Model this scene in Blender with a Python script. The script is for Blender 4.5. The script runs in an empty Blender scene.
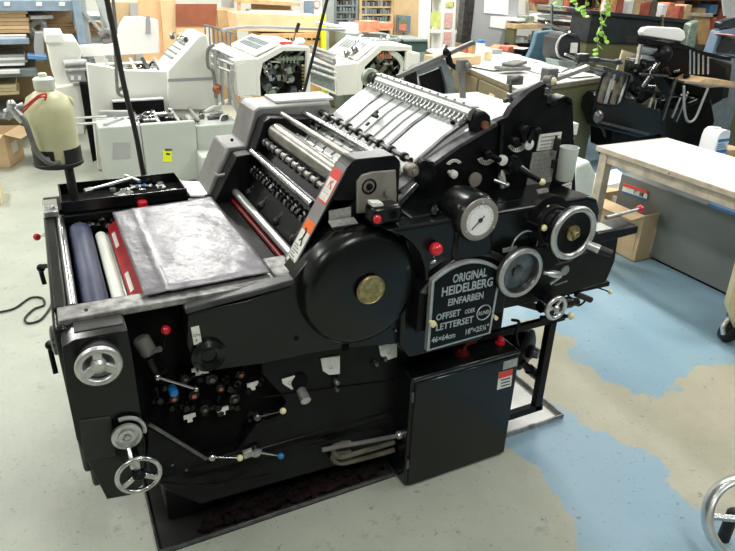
import bpy, bmesh, math, random
from mathutils import Vector, Matrix
R_ = math.radians
rnd = random.Random(7)
sc = bpy.context.scene
COL = sc.collection

# ------------------------------------------------------------------ camera
CAM = Vector((0, 0, 1.75)); FPX = 634.9
_y, _p, _r = R_(26.774), R_(26.233), R_(1.836)
FW = Vector((math.sin(_y)*math.cos(_p), math.cos(_y)*math.cos(_p), -math.sin(_p)))
_rt = Vector((math.cos(_y), -math.sin(_y), 0)); _up = _rt.cross(FW)
RT = _rt*math.cos(_r) + _up*math.sin(_r); UP = _up*math.cos(_r) - _rt*math.sin(_r)
cd = bpy.data.cameras.new('camera'); cam = bpy.data.objects.new('camera', cd); COL.objects.link(cam)
M3 = Matrix((RT, UP, -FW)).transposed()
cam.matrix_world = Matrix.Translation(CAM) @ M3.to_4x4()
cd.sensor_width = 36; cd.lens = FPX/735*36; cd.clip_start = .02; cd.clip_end = 60
sc.camera = cam

def at(px, py, X=None, Y=None, Z=None):
    d = FW + RT*((px-367.5)/FPX) - UP*((py-275.5)/FPX)
    if X is not None: t = (X-CAM.x)/d.x
    elif Y is not None: t = (Y-CAM.y)/d.y
    else: t = (Z-CAM.z)/d.z
    return CAM + d*t

# --------------------------------------------------------------- materials
def mat(name, base, rough=.5, metal=0., var=0., vscale=8., bump=0., bscale=60., coat=0., trans=0., alt=None, altamt=.5, spec=None, ior=None):
    m = bpy.data.materials.new(name); m.use_nodes = True
    nt = m.node_tree; b = nt.nodes['Principled BSDF']
    b.inputs['Roughness'].default_value = rough; b.inputs['Metallic'].default_value = metal
    b.inputs['Coat Weight'].default_value = coat; b.inputs['Transmission Weight'].default_value = trans
    b.inputs['Coat Roughness'].default_value = .12
    if spec is not None: b.inputs['Specular IOR Level'].default_value = spec
    c = (*base, 1)
    tc = nt.nodes.new('ShaderNodeTexCoord')
    n = nt.nodes.new('ShaderNodeTexNoise'); n.inputs['Scale'].default_value = vscale; n.inputs['Detail'].default_value = 5
    nt.links.new(tc.outputs['Object'], n.inputs['Vector'])
    r = nt.nodes.new('ShaderNodeValToRGB')
    c2 = tuple(min(1, x*(1+var)) for x in base) if alt is None else alt
    c1 = tuple(x*(1-var) for x in base)
    r.color_ramp.elements[0].position = .35 if alt is None else altamt-.06; r.color_ramp.elements[0].color = (*c1, 1)
    r.color_ramp.elements[1].position = .65 if alt is None else altamt+.06; r.color_ramp.elements[1].color = (*c2, 1)
    nt.links.new(n.outputs['Fac'], r.inputs['Fac']); nt.links.new(r.outputs['Color'], b.inputs['Base Color'])
    if bump:
        n2 = nt.nodes.new('ShaderNodeTexNoise'); n2.inputs['Scale'].default_value = bscale; n2.inputs['Detail'].default_value = 3
        nt.links.new(tc.outputs['Object'], n2.inputs['Vector'])
        bp = nt.nodes.new('ShaderNodeBump'); bp.inputs['Strength'].default_value = bump; bp.inputs['Distance'].default_value = .01
        nt.links.new(n2.outputs['Fac'], bp.inputs['Height']); nt.links.new(bp.outputs['Normal'], b.inputs['Normal'])
    return m
K = {}
def dm(k, *a, **w): K[k] = mat(k, *a, **w)
dm('enamel', (.004, .0055, .0055), .25, 0, .3, 6, .04, 30, spec=.40)
dm('enamel_worn', (.005, .006, .006), .32, 0, .35, 14, .05, 60, spec=.2)
dm('hatch_black', (.012, .014, .013), .45, 0, .25, 14)
dm('worn_sheen_black', (.045, .047, .047), .34, .1, .35, 14, .05, 60)  # worn grey, with the sheen of the tops put into the colour
dm('iron', (.005, .005, .006), .42, 0, .4, 20, .12, 90, spec=.18)
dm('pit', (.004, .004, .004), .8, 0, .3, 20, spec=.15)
dm('oily', (.02, .018, .016), .3, .6, .5, 40, .3, 120)
dm('steel', (.55, .56, .56), .25, 1., .2, 30, .05, 200)
dm('bright', (.66, .68, .67), .30, .85, .08, 12)
dm('board_steel', (.60, .64, .63), .40, .25, .06, 8)
dm('alu', (.62, .63, .62), .38, .85, .12, 40, .1, 150)
dm('cyl', (.36, .35, .32), .30, .9, .2, 14)
dm('darksteel', (.16, .16, .165), .32, .9, .3, 30)
dm('rail', (.30, .30, .29), .42, .55, .45, 30, .1, 80)
dm('greyslope', (.24, .24, .235), .45, .25, .12, 14)
dm('beige', (.30, .28, .24), .45, .3, .12, 20)
dm('red', (.62, .015, .03), .22, 0, .05, 10, coat=.4)
dm('redpanel', (.42, .02, .03), .35, 0, .15, 20)
dm('redmetal', (.20, .012, .015), .3, .4, .3, 20)
dm('blueroll', (.035, .045, .095), .5, 0, .45, 5)
dm('whiteroll', (.72, .76, .68), .45, 0, .06, 10)
dm('brass', (.42, .34, .16), .38, .85, .3, 60)
dm('copper', (.36, .14, .08), .4, .6, .4, 40)
dm('cream', (.85, .78, .45), .3, 0, .04, 10)
dm('bluek', (.02, .20, .55), .3, 0, .05, 10)
dm('label', (.78, .79, .74), .5, 0, .05, 60)
dm('labelgrey', (.42, .42, .40), .4, .4, .2, 90)
dm('orange', (.9, .16, .02), .45)
dm('labelred', (.75, .06, .05), .45)
dm('ink', (.03, .03, .03), .6)
dm('inkgrey', (.30, .30, .29), .6)
dm('inkred', (.6, .05, .04), .6)
dm('silverpaint', (.50, .52, .51), .35, .6, .1, 60)
dm('rubber', (.012, .012, .012), .55, 0, .3, 20)
dm('film', (.155, .15, .168), .30, 0, .35, 9, .30, 20, spec=.4)
dm('bottle', (.80, .80, .50), .35, 0, .14, 7, trans=.3)
dm('milky', (.78, .83, .74), .4, 0, .05, 10, trans=.1)
dm('cupgreen', (.74, .80, .72), .4, 0, .06, 10)
dm('tube_red', (.65, .06, .06), .35)
dm('hose', (.16, .16, .15), .4, 0, .2, 20)
dm('press_white', (.80, .80, .74), .42, 0, .03, 3)
dm('press_grey', (.48, .515, .47), .42, 0, .05, 3)
dm('press_panel', (.24, .27, .26), .5, 0, .2, 40)
dm('olive2', (.2,.2,.12), .5)
dm('yellowtag', (.80, .85, .02), .5)
dm('kraft', (.50, .33, .17), .75, 0, .12, 6)
dm('kraft_light', (.72, .52, .30), .75, 0, .1, 4)
dm('carton', (.62, .45, .26), .8, 0, .1, 5)
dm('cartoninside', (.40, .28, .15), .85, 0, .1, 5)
dm('brownboard', (.30, .095, .045), .6, 0, .15, 5)
dm('tanboard', (.80, .50, .28), .7, 0, .1, 4)
dm('crate', (.60, .36, .15), .7, 0, .2, 10)
dm('shelfblue', (.24, .32, .40), .5, 0, .1, 10)
dm('shelfgrey', (.22, .26, .27), .5, .1, .12, 10)
dm('strut', (.42, .46, .44), .5, .1, .1, 10)
dm('wood', (.62, .44, .24), .55, 0, .2, 8)
dm('palewood', (.72, .62, .38), .6, 0, .1, 8)
dm('tablewood', (.50, .42, .32), .6, 0, .2, 14)
dm('tabletop', (.84, .85, .85), .4, 0, .02, 5)
dm('greycab', (.17, .18, .165), .5, 0, .06, 4)
dm('olive', (.13, .13, .06), .45, 0, .08, 4)
dm('olivetan', (.19, .155, .09), .5, 0, .15, 10)
dm('blackbench', (.018, .023, .025), .5, 0, .3, 12)
dm('denim', (.075, .16, .22), .6, 0, .15, 12)
dm('leaf', (.28, .55, .06), .45, 0, .2, 20)
dm('stem', (.30, .38, .12), .6)
dm('paper', (.86, .86, .85), .6, 0, .02, 10)
dm('greypart', (.36, .37, .37), .6, 0, .04, 3)
dm('whiteboard', (.88, .88, .84), .5, 0, .03, 3)
dm('wall', (.60, .60, .56), .8, 0, .04, 2)
dm('ceiling', (.62, .62, .59), .85, 0, .03, 2)
dm('wall_dark', (.16, .17, .16), .85, 0, .04, 2)
dm('greencab', (.06, .11, .10), .45, 0, .1, 8)
dm('greybox', (.26, .32, .30), .5, 0, .1, 6)
dm('monitorblue', (.18, .26, .36), .5, 0, .1, 8)
dm('screen', (.02, .025, .03), .15)
dm('bluesheet', (.12, .28, .55), .5, 0, .1, 8)
dm('bluelabel', (.03, .18, .48), .5)
dm('salmon', (.70, .25, .14), .6, 0, .2, 30)
dm('bookred', (.40, .10, .06), .6, 0, .2, 20)
dm('greengear', (.30, .36, .28), .45, .4, .3, 30)
dm('rag', (.010, .006, .006), .95, 0, .5, 12, .5, 40, spec=.1)
dm('traywhite', (.62, .62, .60), .45, .3, .12, 8)
dm('traydark', (.035, .035, .034), .4, .4, .3, 8)
dm('hosebeige', (.13, .115, .085), .5, .2, .3, 20)
dm('pink', (.80, .45, .42), .6, 0, .2, 30)
dm('limeposter', (.66, .72, .22), .6, 0, .15, 10)
dm('glass', (.9, .93, .92), .08, trans=.9)
em = bpy.data.materials.new('lamp_diffuser'); em.use_nodes = True
_b = em.node_tree.nodes['Principled BSDF']; _b.inputs['Base Color'].default_value = (.9, .9, .9, 1)
_b.inputs['Emission Color'].default_value = (1, .98, .93, 1); _b.inputs['Emission Strength'].default_value = 6
K['lamp'] = em

# ------------------------------------------------------------ mesh builder
ORG = {}
def basis(ax):
    ax = Vector(ax).normalized()
    t = Vector((0, 0, 1)) if abs(ax.z) < .9 else Vector((1, 0, 0))
    u = ax.cross(t).normalized(); v = ax.cross(u).normalized()
    return ax, u, v
class MB:
    def __init__(s): s.bm = bmesh.new(); s.i = 0
    def m(s, i): s.i = i; return s
    def F(s, vs):
        try:
            f = s.bm.faces.new(vs); f.material_index = s.i; return f
        except ValueError: return None
    def V(s, p): return s.bm.verts.new(p)
    def hexa(s, P):
        v = [s.V(p) for p in P]
        for q in ((3,2,1,0),(4,5,6,7),(0,1,5,4),(1,2,6,5),(2,3,7,6),(3,0,4,7)): s.F([v[k] for k in q])
        return s
    def box(s, x0, x1, y0, y1, z0, z1):
        return s.hexa([(x0,y0,z0),(x1,y0,z0),(x1,y1,z0),(x0,y1,z0),(x0,y0,z1),(x1,y0,z1),(x1,y1,z1),(x0,y1,z1)])
    def obox(s, c, sz, rot=(0,0,0)):
        from mathutils import Euler
        M = Euler(rot).to_matrix(); c = Vector(c); a, b, d = sz[0]/2, sz[1]/2, sz[2]/2
        return s.hexa([c + M @ Vector(p) for p in ((-a,-b,-d),(a,-b,-d),(a,b,-d),(-a,b,-d),(-a,-b,d),(a,-b,d),(a,b,d),(-a,b,d))])
    def bar(s, p0, p1, w, h, up=(0,0,1)):
        p0 = Vector(p0); p1 = Vector(p1); d = (p1-p0).normalized(); u = d.cross(Vector(up))
        if u.length < 1e-3: u = d.cross(Vector((1,0,0)))
        u.normalize(); v = u.cross(d).normalized(); u *= w/2; v *= h/2
        return s.hexa([p0-u-v, p0+u-v, p1+u-v, p1-u-v, p0-u+v, p0+u+v, p1+u+v, p1-u+v])
    def prism(s, pts, ax, a, b):
        def P(p, t): return {'y': (p[0], t, p[1]), 'x': (t, p[0], p[1]), 'z': (p[0], p[1], t)}[ax]
        A = [s.V(P(p, a)) for p in pts]; B = [s.V(P(p, b)) for p in pts]; n = len(pts)
        f1 = s.F(A); f2 = s.F(B[::-1])
        for k in range(n): s.F([A[k], B[k], B[(k+1) % n], A[(k+1) % n]])
        for f in (f1, f2): f.normal_update()
        bmesh.ops.triangulate(s.bm, faces=[f for f in (f1, f2) if f and len(f.verts) > 4], ngon_method='EAR_CLIP')
        return s
    def px(s, pts, Y, d):
        q = [at(x, y, Y=Y) for x, y in pts]
        return s.prism([(p.x, p.z) for p in q], 'y', Y, Y+d)
    def plate(s, q, t):
        q = [Vector(p) for p in q]; n = (q[1]-q[0]).cross(q[2]-q[1]).normalized()*t
        A = [s.V(p) for p in q]; B = [s.V(p-n) for p in q]; k = len(q)
        s.F(A); s.F(B[::-1])
        for i in range(k): s.F([A[i], B[i], B[(i+1) % k], A[(i+1) % k]])
        return s
    def lathe(s, c, ax, prof, n=24, cap=True):
        c = Vector(c); ax, u, v = basis(ax); rings = []
        for r, h in prof:
            rings.append([s.V(c + ax*h + (u*math.cos(2*math.pi*k/n) + v*math.sin(2*math.pi*k/n))*max(r, 1e-5)) for k in range(n)])
        for a, b in zip(rings, rings[1:]):
            for k in range(n): s.F([a[k], a[(k+1) % n], b[(k+1) % n], b[k]])
        if cap: s.F(rings[0][::-1]); s.F(rings[-1])
        return s
    def cyl(s, p0, p1, r, r2=None, n=16):
        p0 = Vector(p0); p1 = Vector(p1); L = (p1-p0).length
        return s.lathe(p0, p1-p0, [(r, 0), (r if r2 is None else r2, L)], n)
    def tube(s, pts, r, n=8, sub=4, closed=False):
        P = [Vector(p) for p in pts]
        if sub > 1 and len(P) > 2:
            Q = []; N = len(P)
            for i in range(N if closed else N-1):
                g = lambda j: P[j % N] if closed else P[max(0, min(N-1, j))]
                a, b, c, d = g(i-1), g(i), g(i+1), g(i+2)
                for k in range(sub):
                    t = k/sub
                    Q.append(.5*((2*b)+(c-a)*t+(2*a-5*b+4*c-d)*t*t+(-a+3*b-3*c+d)*t**3))
            if not closed: Q.append(P[-1])
            P = Q
        rings = []; N = len(P); u = None
        for i, p in enumerate(P):
            d = (P[(i+1) % N]-P[i-1]) if closed else (P[min(i+1, N-1)]-P[max(i-1, 0)])
            d.normalize()
            if u is None: _, u, _ = basis(d)
            u = (u - d*u.dot(d)).normalized(); w = d.cross(u)
            rings.append([s.V(p + (u*math.cos(2*math.pi*k/n)+w*math.sin(2*math.pi*k/n))*r) for k in range(n)])
        pr = list(zip(rings, rings[1:])) + ([(rings[-1], rings[0])] if closed else [])
        for a, b in pr:
            for k in range(n): s.F([a[k], a[(k+1) % n], b[(k+1) % n], b[k]])
        if not closed: s.F(rings[0][::-1]); s.F(rings[-1])
        return s
    def sph(s, c, r, n=14, sc=(1,1,1)):
        c = Vector(c); m = max(6, n//2); rings = []
        for i in range(1, m):
            a = math.pi*i/m
            rings.append([s.V(c + Vector((r*sc[0]*math.sin(a)*math.cos(2*math.pi*k/n), r*sc[1]*math.sin(a)*math.sin(2*math.pi*k/n), r*sc[2]*math.cos(a)))) for k in range(n)])
        t = s.V(c+Vector((0,0,r*sc[2]))); b = s.V(c-Vector((0,0,r*sc[2])))
        for k in range(n): s.F([t, rings[0][k], rings[0][(k+1) % n]]); s.F([b, rings[-1][(k+1) % n], rings[-1][k]])
        for a, d in zip(rings, rings[1:]):
            for k in range(n): s.F([a[k], d[k], d[(k+1) % n], a[(k+1) % n]])
        return s
    def torus(s, c, ax, R, r, n=36, k=10, flat=1.):
        c = Vector(c); ax, u, v = basis(ax); rings = []
        for i in range(n):
            a = 2*math.pi*i/n; d = u*math.cos(a)+v*math.sin(a)
            rings.append([s.V(c + d*(R + r*math.cos(2*math.pi*j/k)) + ax*(r*flat*math.sin(2*math.pi*j/k))) for j in range(k)])
        for i in range(n):
            a, b = rings[i], rings[(i+1) % n]
            for j in range(k): s.F([a[j], a[(j+1) % k], b[(j+1) % k], b[j]])
        return s
    def text(s, body, o, xd, yd, size, ext=.002, width=None, align='CENTER', bold=0.):
        cu = bpy.data.curves.new('t', 'FONT'); cu.body = body; cu.size = 1; cu.align_x = align; cu.resolution_u = 2; cu.offset = bold
        ob = bpy.data.objects.new('t', cu); COL.objects.link(ob)
        dg = bpy.context.evaluated_depsgraph_get(); me = bpy.data.meshes.new_from_object(ob.evaluated_get(dg))
        bpy.data.objects.remove(ob); bpy.data.curves.remove(cu)
        xd = Vector(xd).normalized(); yd = Vector(yd).normalized(); n = xd.cross(yd); o = Vector(o)
        xs = [v.co.x for v in me.vertices]; w = max(xs)-min(xs); cx = (max(xs)+min(xs))/2 if align == 'CENTER' else min(xs)
        sx = size if width is None else width/w
        vs = [s.V(o + xd*(v.co.x-cx)*sx + yd*v.co.y*size + n*ext) for v in me.vertices]
        for p in me.polygons: s.F([vs[k] for k in p.vertices])
        bpy.data.meshes.remove(me)
        return s
    def build(s, name, mats, parent=None, bev=0., angle=38., seg=None):
        seg = seg or (5 if bev > .012 else 2)
        if not isinstance(mats, (list, tuple)): mats = [mats]
        org = ORG.get(parent.name, Vector((0,0,0))) if parent else Vector((0,0,0))
        bmesh.ops.recalc_face_normals(s.bm, faces=s.bm.faces[:])
        if not parent and s.bm.verts:
            xs = [v.co.x for v in s.bm.verts]; ys = [v.co.y for v in s.bm.verts]; zs = [v.co.z for v in s.bm.verts]
            org = Vector(((min(xs)+max(xs))/2, (min(ys)+max(ys))/2, min(zs)))
        for v in s.bm.verts: v.co -= org
        lim = R_(angle)
        for f in s.bm.faces: f.smooth = True
        for e in s.bm.edges:
            if len(e.link_faces) == 2:
                if e.calc_face_angle(0) > lim: e.smooth = False
        me = bpy.data.meshes.new(name); s.bm.to_mesh(me); s.bm.free()
        for k in mats: me.materials.append(K[k])
        o = bpy.data.objects.new(name, me); COL.objects.link(o)
        if parent: o.parent = parent
        else: o.location = org
        ORG[o.name] = org.copy()
        if bev:
            b = o.modifiers.new('bevel', 'BEVEL'); b.width = bev; b.segments = seg; b.limit_method = 'ANGLE'; b.angle_limit = R_(40)
            b.harden_normals = False
        return o
def tag(o, label=None, cat=None, group=None, kind=None):
    if label: o['label'] = label
    if cat: o['category'] = cat
    if group: o['group'] = group
    if kind: o['kind'] = kind
    return o
def thing(name, label, cat, loc, group=None):
    o = bpy.data.objects.new(name, None); o.empty_display_size = .1; COL.objects.link(o); o.location = loc
    ORG[o.name] = Vector(loc); return tag(o, label, cat, group)
def solo(mb, name, mats, label, cat, group=None, bev=0., kind=None):
    return tag(mb.build(name, mats, None, bev), label, cat, group, kind)
def copy_tree(o, parent=None):
    c = o.copy(); COL.objects.link(c)
    if parent: c.parent = parent
    for ch in list(o.children): copy_tree(ch, c)
    return c
def struct(mb, name, mats): return tag(mb.build(name, mats), kind='structure')
YF = Vector((0,-1,0))

# ------------------------------------------------------------- the setting
def grid_lines(a, b, f0, f1, fine, coarse):
    L = []; x = a
    while x < b-1e-6:
        L.append(x); x += fine if f0-1e-6 <= x < f1 else coarse
    L.append(b); return L
fx = [-4.0] + [ -1.5+.05*i for i in range(131)] + [6,7,8,9,10]
fy = [-3.0, -1, 0] + [.2+.05*i for i in range(131)] + [7.5,8.5,9.5,11]
def inside(P, x, y):
    c = False; j = len(P)-1
    for i in range(len(P)):
        if (P[i][1] > y) != (P[j][1] > y) and x < (P[j][0]-P[i][0])*(y-P[i][1])/(P[j][1]-P[i][1])+P[i][0]: c = not c
        j = i
    return c
def sdist(P, x, y):
    d = 9
    for i in range(len(P)):
        ax, ay = P[i-1]; bx, by = P[i]; dx, dy = bx-ax, by-ay
        t = max(0, min(1, ((x-ax)*dx+(y-ay)*dy)/(dx*dx+dy*dy))); d = min(d, math.hypot(x-ax-t*dx, y-ay-t*dy))
    return d if inside(P, x, y) else -d
BLUE = [(1.2,-1),(1.3,.9),(1.34,1.03),(1.40,1.14),(1.455,1.27),(1.47,1.37),(1.45,1.5),(1.40,1.62),(1.5,2.6),(3.0,4.4),(4.6,7.0),(9,7),(9,-1)]
WORN = [(1.80,1.95),(1.68,1.72),(1.78,1.64),(1.88,1.48),(1.92,1.3),(1.90,1.1),(1.88,.9),(1.90,.5),(3.2,.2),(3.2,1.45),(2.86,1.55),(2.74,1.64),(2.5,1.60),(2.35,1.56),(2.2,1.60),(2.14,1.70),(2.16,1.9),(2.24,2.1),(2.24,2.3),(2.0,2.35)]
bm = bmesh.new()
lay = bm.verts.layers.float.new('paint'); lay2 = bm.verts.layers.float.new('worn')
G = []
for y in fy:
    row = []
    for x in fx:
        v = bm.verts.new((x, y, 0)); v[lay] = max(-.6, min(.6, sdist(BLUE, x, y))); v[lay2] = max(-.6, min(.6, sdist(WORN, x, y))); row.append(v)
    G.append(row)
for j in range(len(fy)-1):
    for i in range(len(fx)-1): bm.faces.new((G[j][i], G[j][i+1], G[j+1][i+1], G[j+1][i]))
me = bpy.data.meshes.new('floor'); bm.to_mesh(me); bm.free()
flo = bpy.data.objects.new('floor', me); COL.objects.link(flo); flo['kind'] = 'structure'
fm = bpy.data.materials.new('painted_concrete'); fm.use_nodes = True; me.materials.append(fm)
nt = fm.node_tree; b = nt.nodes['Principled BSDF']
def N(t, **k):
    n = nt.nodes.new(t)
    for a, v in k.items(): setattr(n, a, v)
    return n
def noise(scale, detail=6, rough=.6):
    n = N('ShaderNodeTexNoise'); n.inputs['Scale'].default_value = scale; n.inputs['Detail'].default_value = detail; n.inputs['Roughness'].default_value = rough
    nt.links.new(geo.outputs['Position'], n.inputs['Vector']); return n.outputs['Fac']
geo = N('ShaderNodeNewGeometry')
def math_(op, a, bb=None, clamp=False):
    n = N('ShaderNodeMath', operation=op, use_clamp=clamp)
    for i, v in enumerate((a, bb)):
        if v is None: continue
        if isinstance(v, (int, float)): n.inputs[i].default_value = v
        else: nt.links.new(v, n.inputs[i])
    return n.outputs[0]
def mix(f, a, c):
    n = N('ShaderNodeMix', data_type='RGBA')
    for s_, v in ((n.inputs['Factor'], f), (n.inputs['A'], a), (n.inputs['B'], c)):
        if isinstance(v, tuple): s_.default_value = (*v, 1)
        elif isinstance(v, (int, float)): s_.default_value = v
        else: nt.links.new(v, s_)
    return n.outputs['Result']
def attr(nm):
    n = N('ShaderNodeAttribute', attribute_name=nm); return n.outputs['Fac']
def mask(a, amp, sc_, gain, off=0.):
    nn = math_('MULTIPLY', math_('SUBTRACT', noise(sc_), .5), amp)
    return math_('ADD', math_('MULTIPLY', math_('ADD', math_('ADD', a, nn), off), gain), .5, True)
paint = mask(attr('paint'), .14, 6, 60)
worn = mask(attr('worn'), .35, 5, 50, -.01)
fleck = math_('MULTIPLY', math_('SUBTRACT', noise(26, 8, .7), .615), 25, True)
bl = mix(noise(3.2), (.22, .37, .48), (.31, .45, .53))
bl = mix(math_('MULTIPLY', math_('SUBTRACT', noise(1.7, 7), .56), 6, True), bl, (.31, .42, .43))
be = mix(noise(7), (.37, .35, .26), (.52, .50, .38))
gr = mix(noise(2.2, 8, .65), (.31, .335, .28), (.55, .585, .50))
gr = mix(math_('MULTIPLY', math_('SUBTRACT', noise(9, 8, .7), .60), 7, True), gr, (.24, .245, .205))
inb = math_('MULTIPLY', paint, math_('SUBTRACT', 1, worn))
edge = math_('MULTIPLY', math_('SUBTRACT', math_('ADD', attr('paint'), math_('MULTIPLY', math_('SUBTRACT', noise(7), .5), .3)), -.10), 10, True)
gr = mix(math_('MULTIPLY', edge, .28), gr, (.40, .33, .20))
c_ = mix(worn, gr, be)
c_ = mix(inb, c_, bl)
c_ = mix(math_('MULTIPLY', fleck, .55), c_, (.12, .12, .11))
fl2 = math_('MULTIPLY', math_('SUBTRACT', noise(60, 6, .7), .62), 25, True)
c_ = mix(math_('MULTIPLY', fl2, .5), c_, (.10, .10, .09))
nt.links.new(c_, b.inputs['Base Color'])
b.inputs['Roughness'].default_value = .42
bpn = N('ShaderNodeBump'); bpn.inputs['Strength'].default_value = .15; bpn.inputs['Distance'].default_value = .01
nt.links.new(noise(30, 6), bpn.inputs['Height']); nt.links.new(bpn.outputs['Normal'], b.inputs['Normal'])

struct(MB().box(-4,10,11,11.1,0,3.2), 'wall_back', 'wall')
struct(MB().box(-4,10,-3.1,-3,0,3.2), 'wall_front', 'wall_dark')
struct(MB().box(-4.1,-4,-3,11,0,3.2), 'wall_left', 'wall')
struct(MB().box(10,10.1,-3,11,0,3.2), 'wall_right', 'wall')
struct(MB().box(-4,10,-3,11,3.2,3.3), 'ceiling', 'ceiling')
def fixture(x, y, label, power, first=[]):
    t = thing('ceiling_light', label, 'light', (x, y, 3.1), 'ceiling strip lights')
    MB().box(x-.16,x+.16,y-.65,y+.65,3.13,3.2).build('housing', 'press_white', t)
    MB().box(x-.14,x+.14,y-.62,y+.62,3.11,3.13).build('diffuser', 'lamp', t)
    ld = bpy.data.lights.new('tube_light', 'AREA'); ld.shape = 'RECTANGLE'; ld.size = .28; ld.size_y = 1.24; ld.energy = power; ld.color = (1, .985, .95)
    lo = bpy.data.objects.new('tube_light', ld); COL.objects.link(lo); lo.location = (x, y, 3.095)
LIGHTS = [(-1.6,.6,42),(.9,-.4,62),(3.4,.6,62),(-1.6,3.4,70),(.9,3.0,60),(3.4,3.4,70),(6.2,3.2,85),(-1.2,6.2,120),(1.2,6.6,130),(3.6,6.6,130),(6.2,6.2,120),(.9,9.2,130),(4.2,9.2,140),(7.8,8.8,120)]
for i, (x, y, p) in enumerate(LIGHTS):
    fixture(x, y, 'white fluorescent ceiling light above the workshop floor, out of the picture', p)

# ================================================================ MAIN PRESS
press = thing('offset_press', 'large black single-colour offset printing press with silver handwheels in the middle of the floor', 'printing press', (.8, 2.0, 0))
def pp(mb, name, mats, bev=0., label=None, par=None):
    o = mb.build(name, mats, par or press, bev)
    if label: o['label'] = label
    return o
# plinth and lower carcass
pp(MB().box(.12,1.36,1.68,2.36,.03,.30), 'plinth', 'iron', .01)
pp(MB().box(-.03,1.44,1.67,2.40,.28,.60), 'lower_carcass', 'iron', .012)
pp(MB().box(.585,1.44,1.68,2.36,.60,.93), 'carcass', 'iron', .012)
pp(MB().box(-.09,-.055,1.57,2.44,.42,.90).box(-.075,.05,1.57,1.66,.36,.6), 'end_panel', 'enamel', .01)
pp(MB().box(-.08,1.45,2.38,2.44,.28,.912), 'far_side_frame', 'enamel', .008)
pp(MB().box(-.07,.60,1.655,1.68,.55,.905).box(-.05,.60,1.68,2.38,.60,.80), 'near_side_frame', 'pit', .004)
# top rails of the delivery table
pp(MB().box(-.075,.57,1.585,1.66,.893,.914), 'near_rail', 'rail', .004, 'worn grey metal rail')
pp(MB().box(-.085,.60,2.36,2.60,.880,.912), 'far_ledge', 'enamel_worn', .006)
pp(MB().box(-.085,-.05,1.66,2.36,.86,.912), 'end_rail', 'enamel_worn', .006)
pp(MB().cyl((-.036,1.66,.905),(-.036,2.36,.905),.013), 'guide_bar', 'steel')
# left end box with handwheel
colpoly = [(-.046,.903),(.081,.903),(.083,.80),(.080,.50),(.055,.36),(.02,.335),(-.045,.345),(-.066,.46),(-.088,.58),(-.086,.74),(-.075,.87)]
colpoly = [(x*.98, min(.900, 1.75-(1.75-z)*.98)) for x, z in colpoly]
pp(MB().prism(colpoly, 'y', 1.495, 1.66), 'end_box', 'enamel', .032)
pp(MB().prism([(-.042,.9025),(.075,.9025),(.075,.897),(-.042,.897)], 'y', 1.530, 1.60), 'top_cap', 'worn_sheen_black', .002, 'worn grey top of the end box')
pp(MB().px([(79,421),(111,417),(116,456),(84,462)], 1.490, .01), 'hatch', 'hatch_black', .003)
def screws(pts, Y, r=.005):
    for x, y in pts:
        p = at(x, y, Y=Y); pp(MB().cyl(p, p+Vector((0,-.006,0)), r, n=8), 'screw', 'darksteel')
screws([(86,309),(150,424),(186,469),(172,464),(346,338),(395,330)], 1.553)
# handwheels
def wheel(cx, cy, Y, R, r, mats, spokes=3, hub=.02, depth=.05, rot=0., name='handwheel', wide=.02, handle=None):
    c = at(cx, cy, Y=Y)
    w = MB().torus(c, (0,1,0), R-r, r, 40, 10)
    for k in range(spokes):
        a = rot+2*math.pi*k/spokes; d = Vector((math.cos(a), 0, math.sin(a)))
        w.bar(c+d*hub*.5+Vector((0,.006,0)), c+d*(R-r), wide, .010, up=(0,1,0))
    o = pp(w, name, mats[0], .002)
    h = MB().lathe(c+Vector((0,-.010,0)), (0,1,0), [(hub*.6,0),(hub,.006),(hub,.02),(hub*.7,.025),(hub*.7,depth)], 24)
    tag(h.build('hub', mats[1], o), None)
    return o, c
wheel(99, 366, 1.448, .056, .0093, ('alu','alu'), 3, .019, .06, R_(90), wide=.022)
c = at(99, 357, Y=1.495); pp(MB().lathe(c, YF, [(.05,0),(.05,.012),(.042,.016)], 28), 'scale_ring', 'darksteel')
wheel(139, 475, 1.42, .062, .007, ('steel','iron'), 3, .017, .11, R_(90), wide=.016)
c = at(127, 437, Y=1.462)
d = MB().lathe(c+Vector((0,.035,0)), YF, [(.012,0),(.012,.025),(.039,.027),(.039,.036),(.031,.037),(.030,.031),(.022,.031),(.021,.037),(.012,.037),(.012,.031),(.007,.031),(.007,.042),(.004,.043)], 30)
dial = pp(d, 'dial_wheel', 'alu')
MB().tube([c+Vector((-.001,-.005,-.035)), c+Vector((.000,-.02,-.045)), c+Vector((0,-.035,-.06))], .0055).sph(c+Vector((0,-.04,-.068)), .009, sc=(.8,.8,1.3)).build('crank_handle', 'bright', dial)
arc = [c+Vector((math.cos(a)*.048, .018, math.sin(a)*.048)) for a in [R_(t) for t in range(-15, 106, 10)]]
pp(MB().tube(arc, .006), 'scale_arc', 'alu')
# left edge levers
def lever(p0, p1, r, knob, kr, m='steel', name='lever', kname='knob', hub=None):
    p0 = Vector(p0); p1 = Vector(p1)
    mb = MB().cyl(p0, p1, r*1.2, r*.8, 10)
    if hub: mb.lathe(p0-Vector((0,-.012,0)), YF, [(hub,0),(hub,.018),(hub*.7,.022)], 14)
    o = pp(mb, name, m)
    if knob: tag(MB().sph(p1, kr, 18).build(kname, knob, o), knob.replace('red','red ball').replace('cream','cream ball').replace('bluek','blue ball')+' knob')
    return o
lever(at(52,233,X=-.08), at(37,237,X=-.13), .008, 'red', .014)
p = at(41,268,X=-.12); pp(MB().tube([at(50,266,X=-.09), p, p+Vector((0,0,-.06))], .008).sph(p, .014), 'latch', 'iron')
p = at(50,345,X=-.11); pp(MB().tube([at(58,342,X=-.085), p, p+Vector((0,-.02,-.08))], .007).sph(p, .013), 'latch', 'iron')
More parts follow.
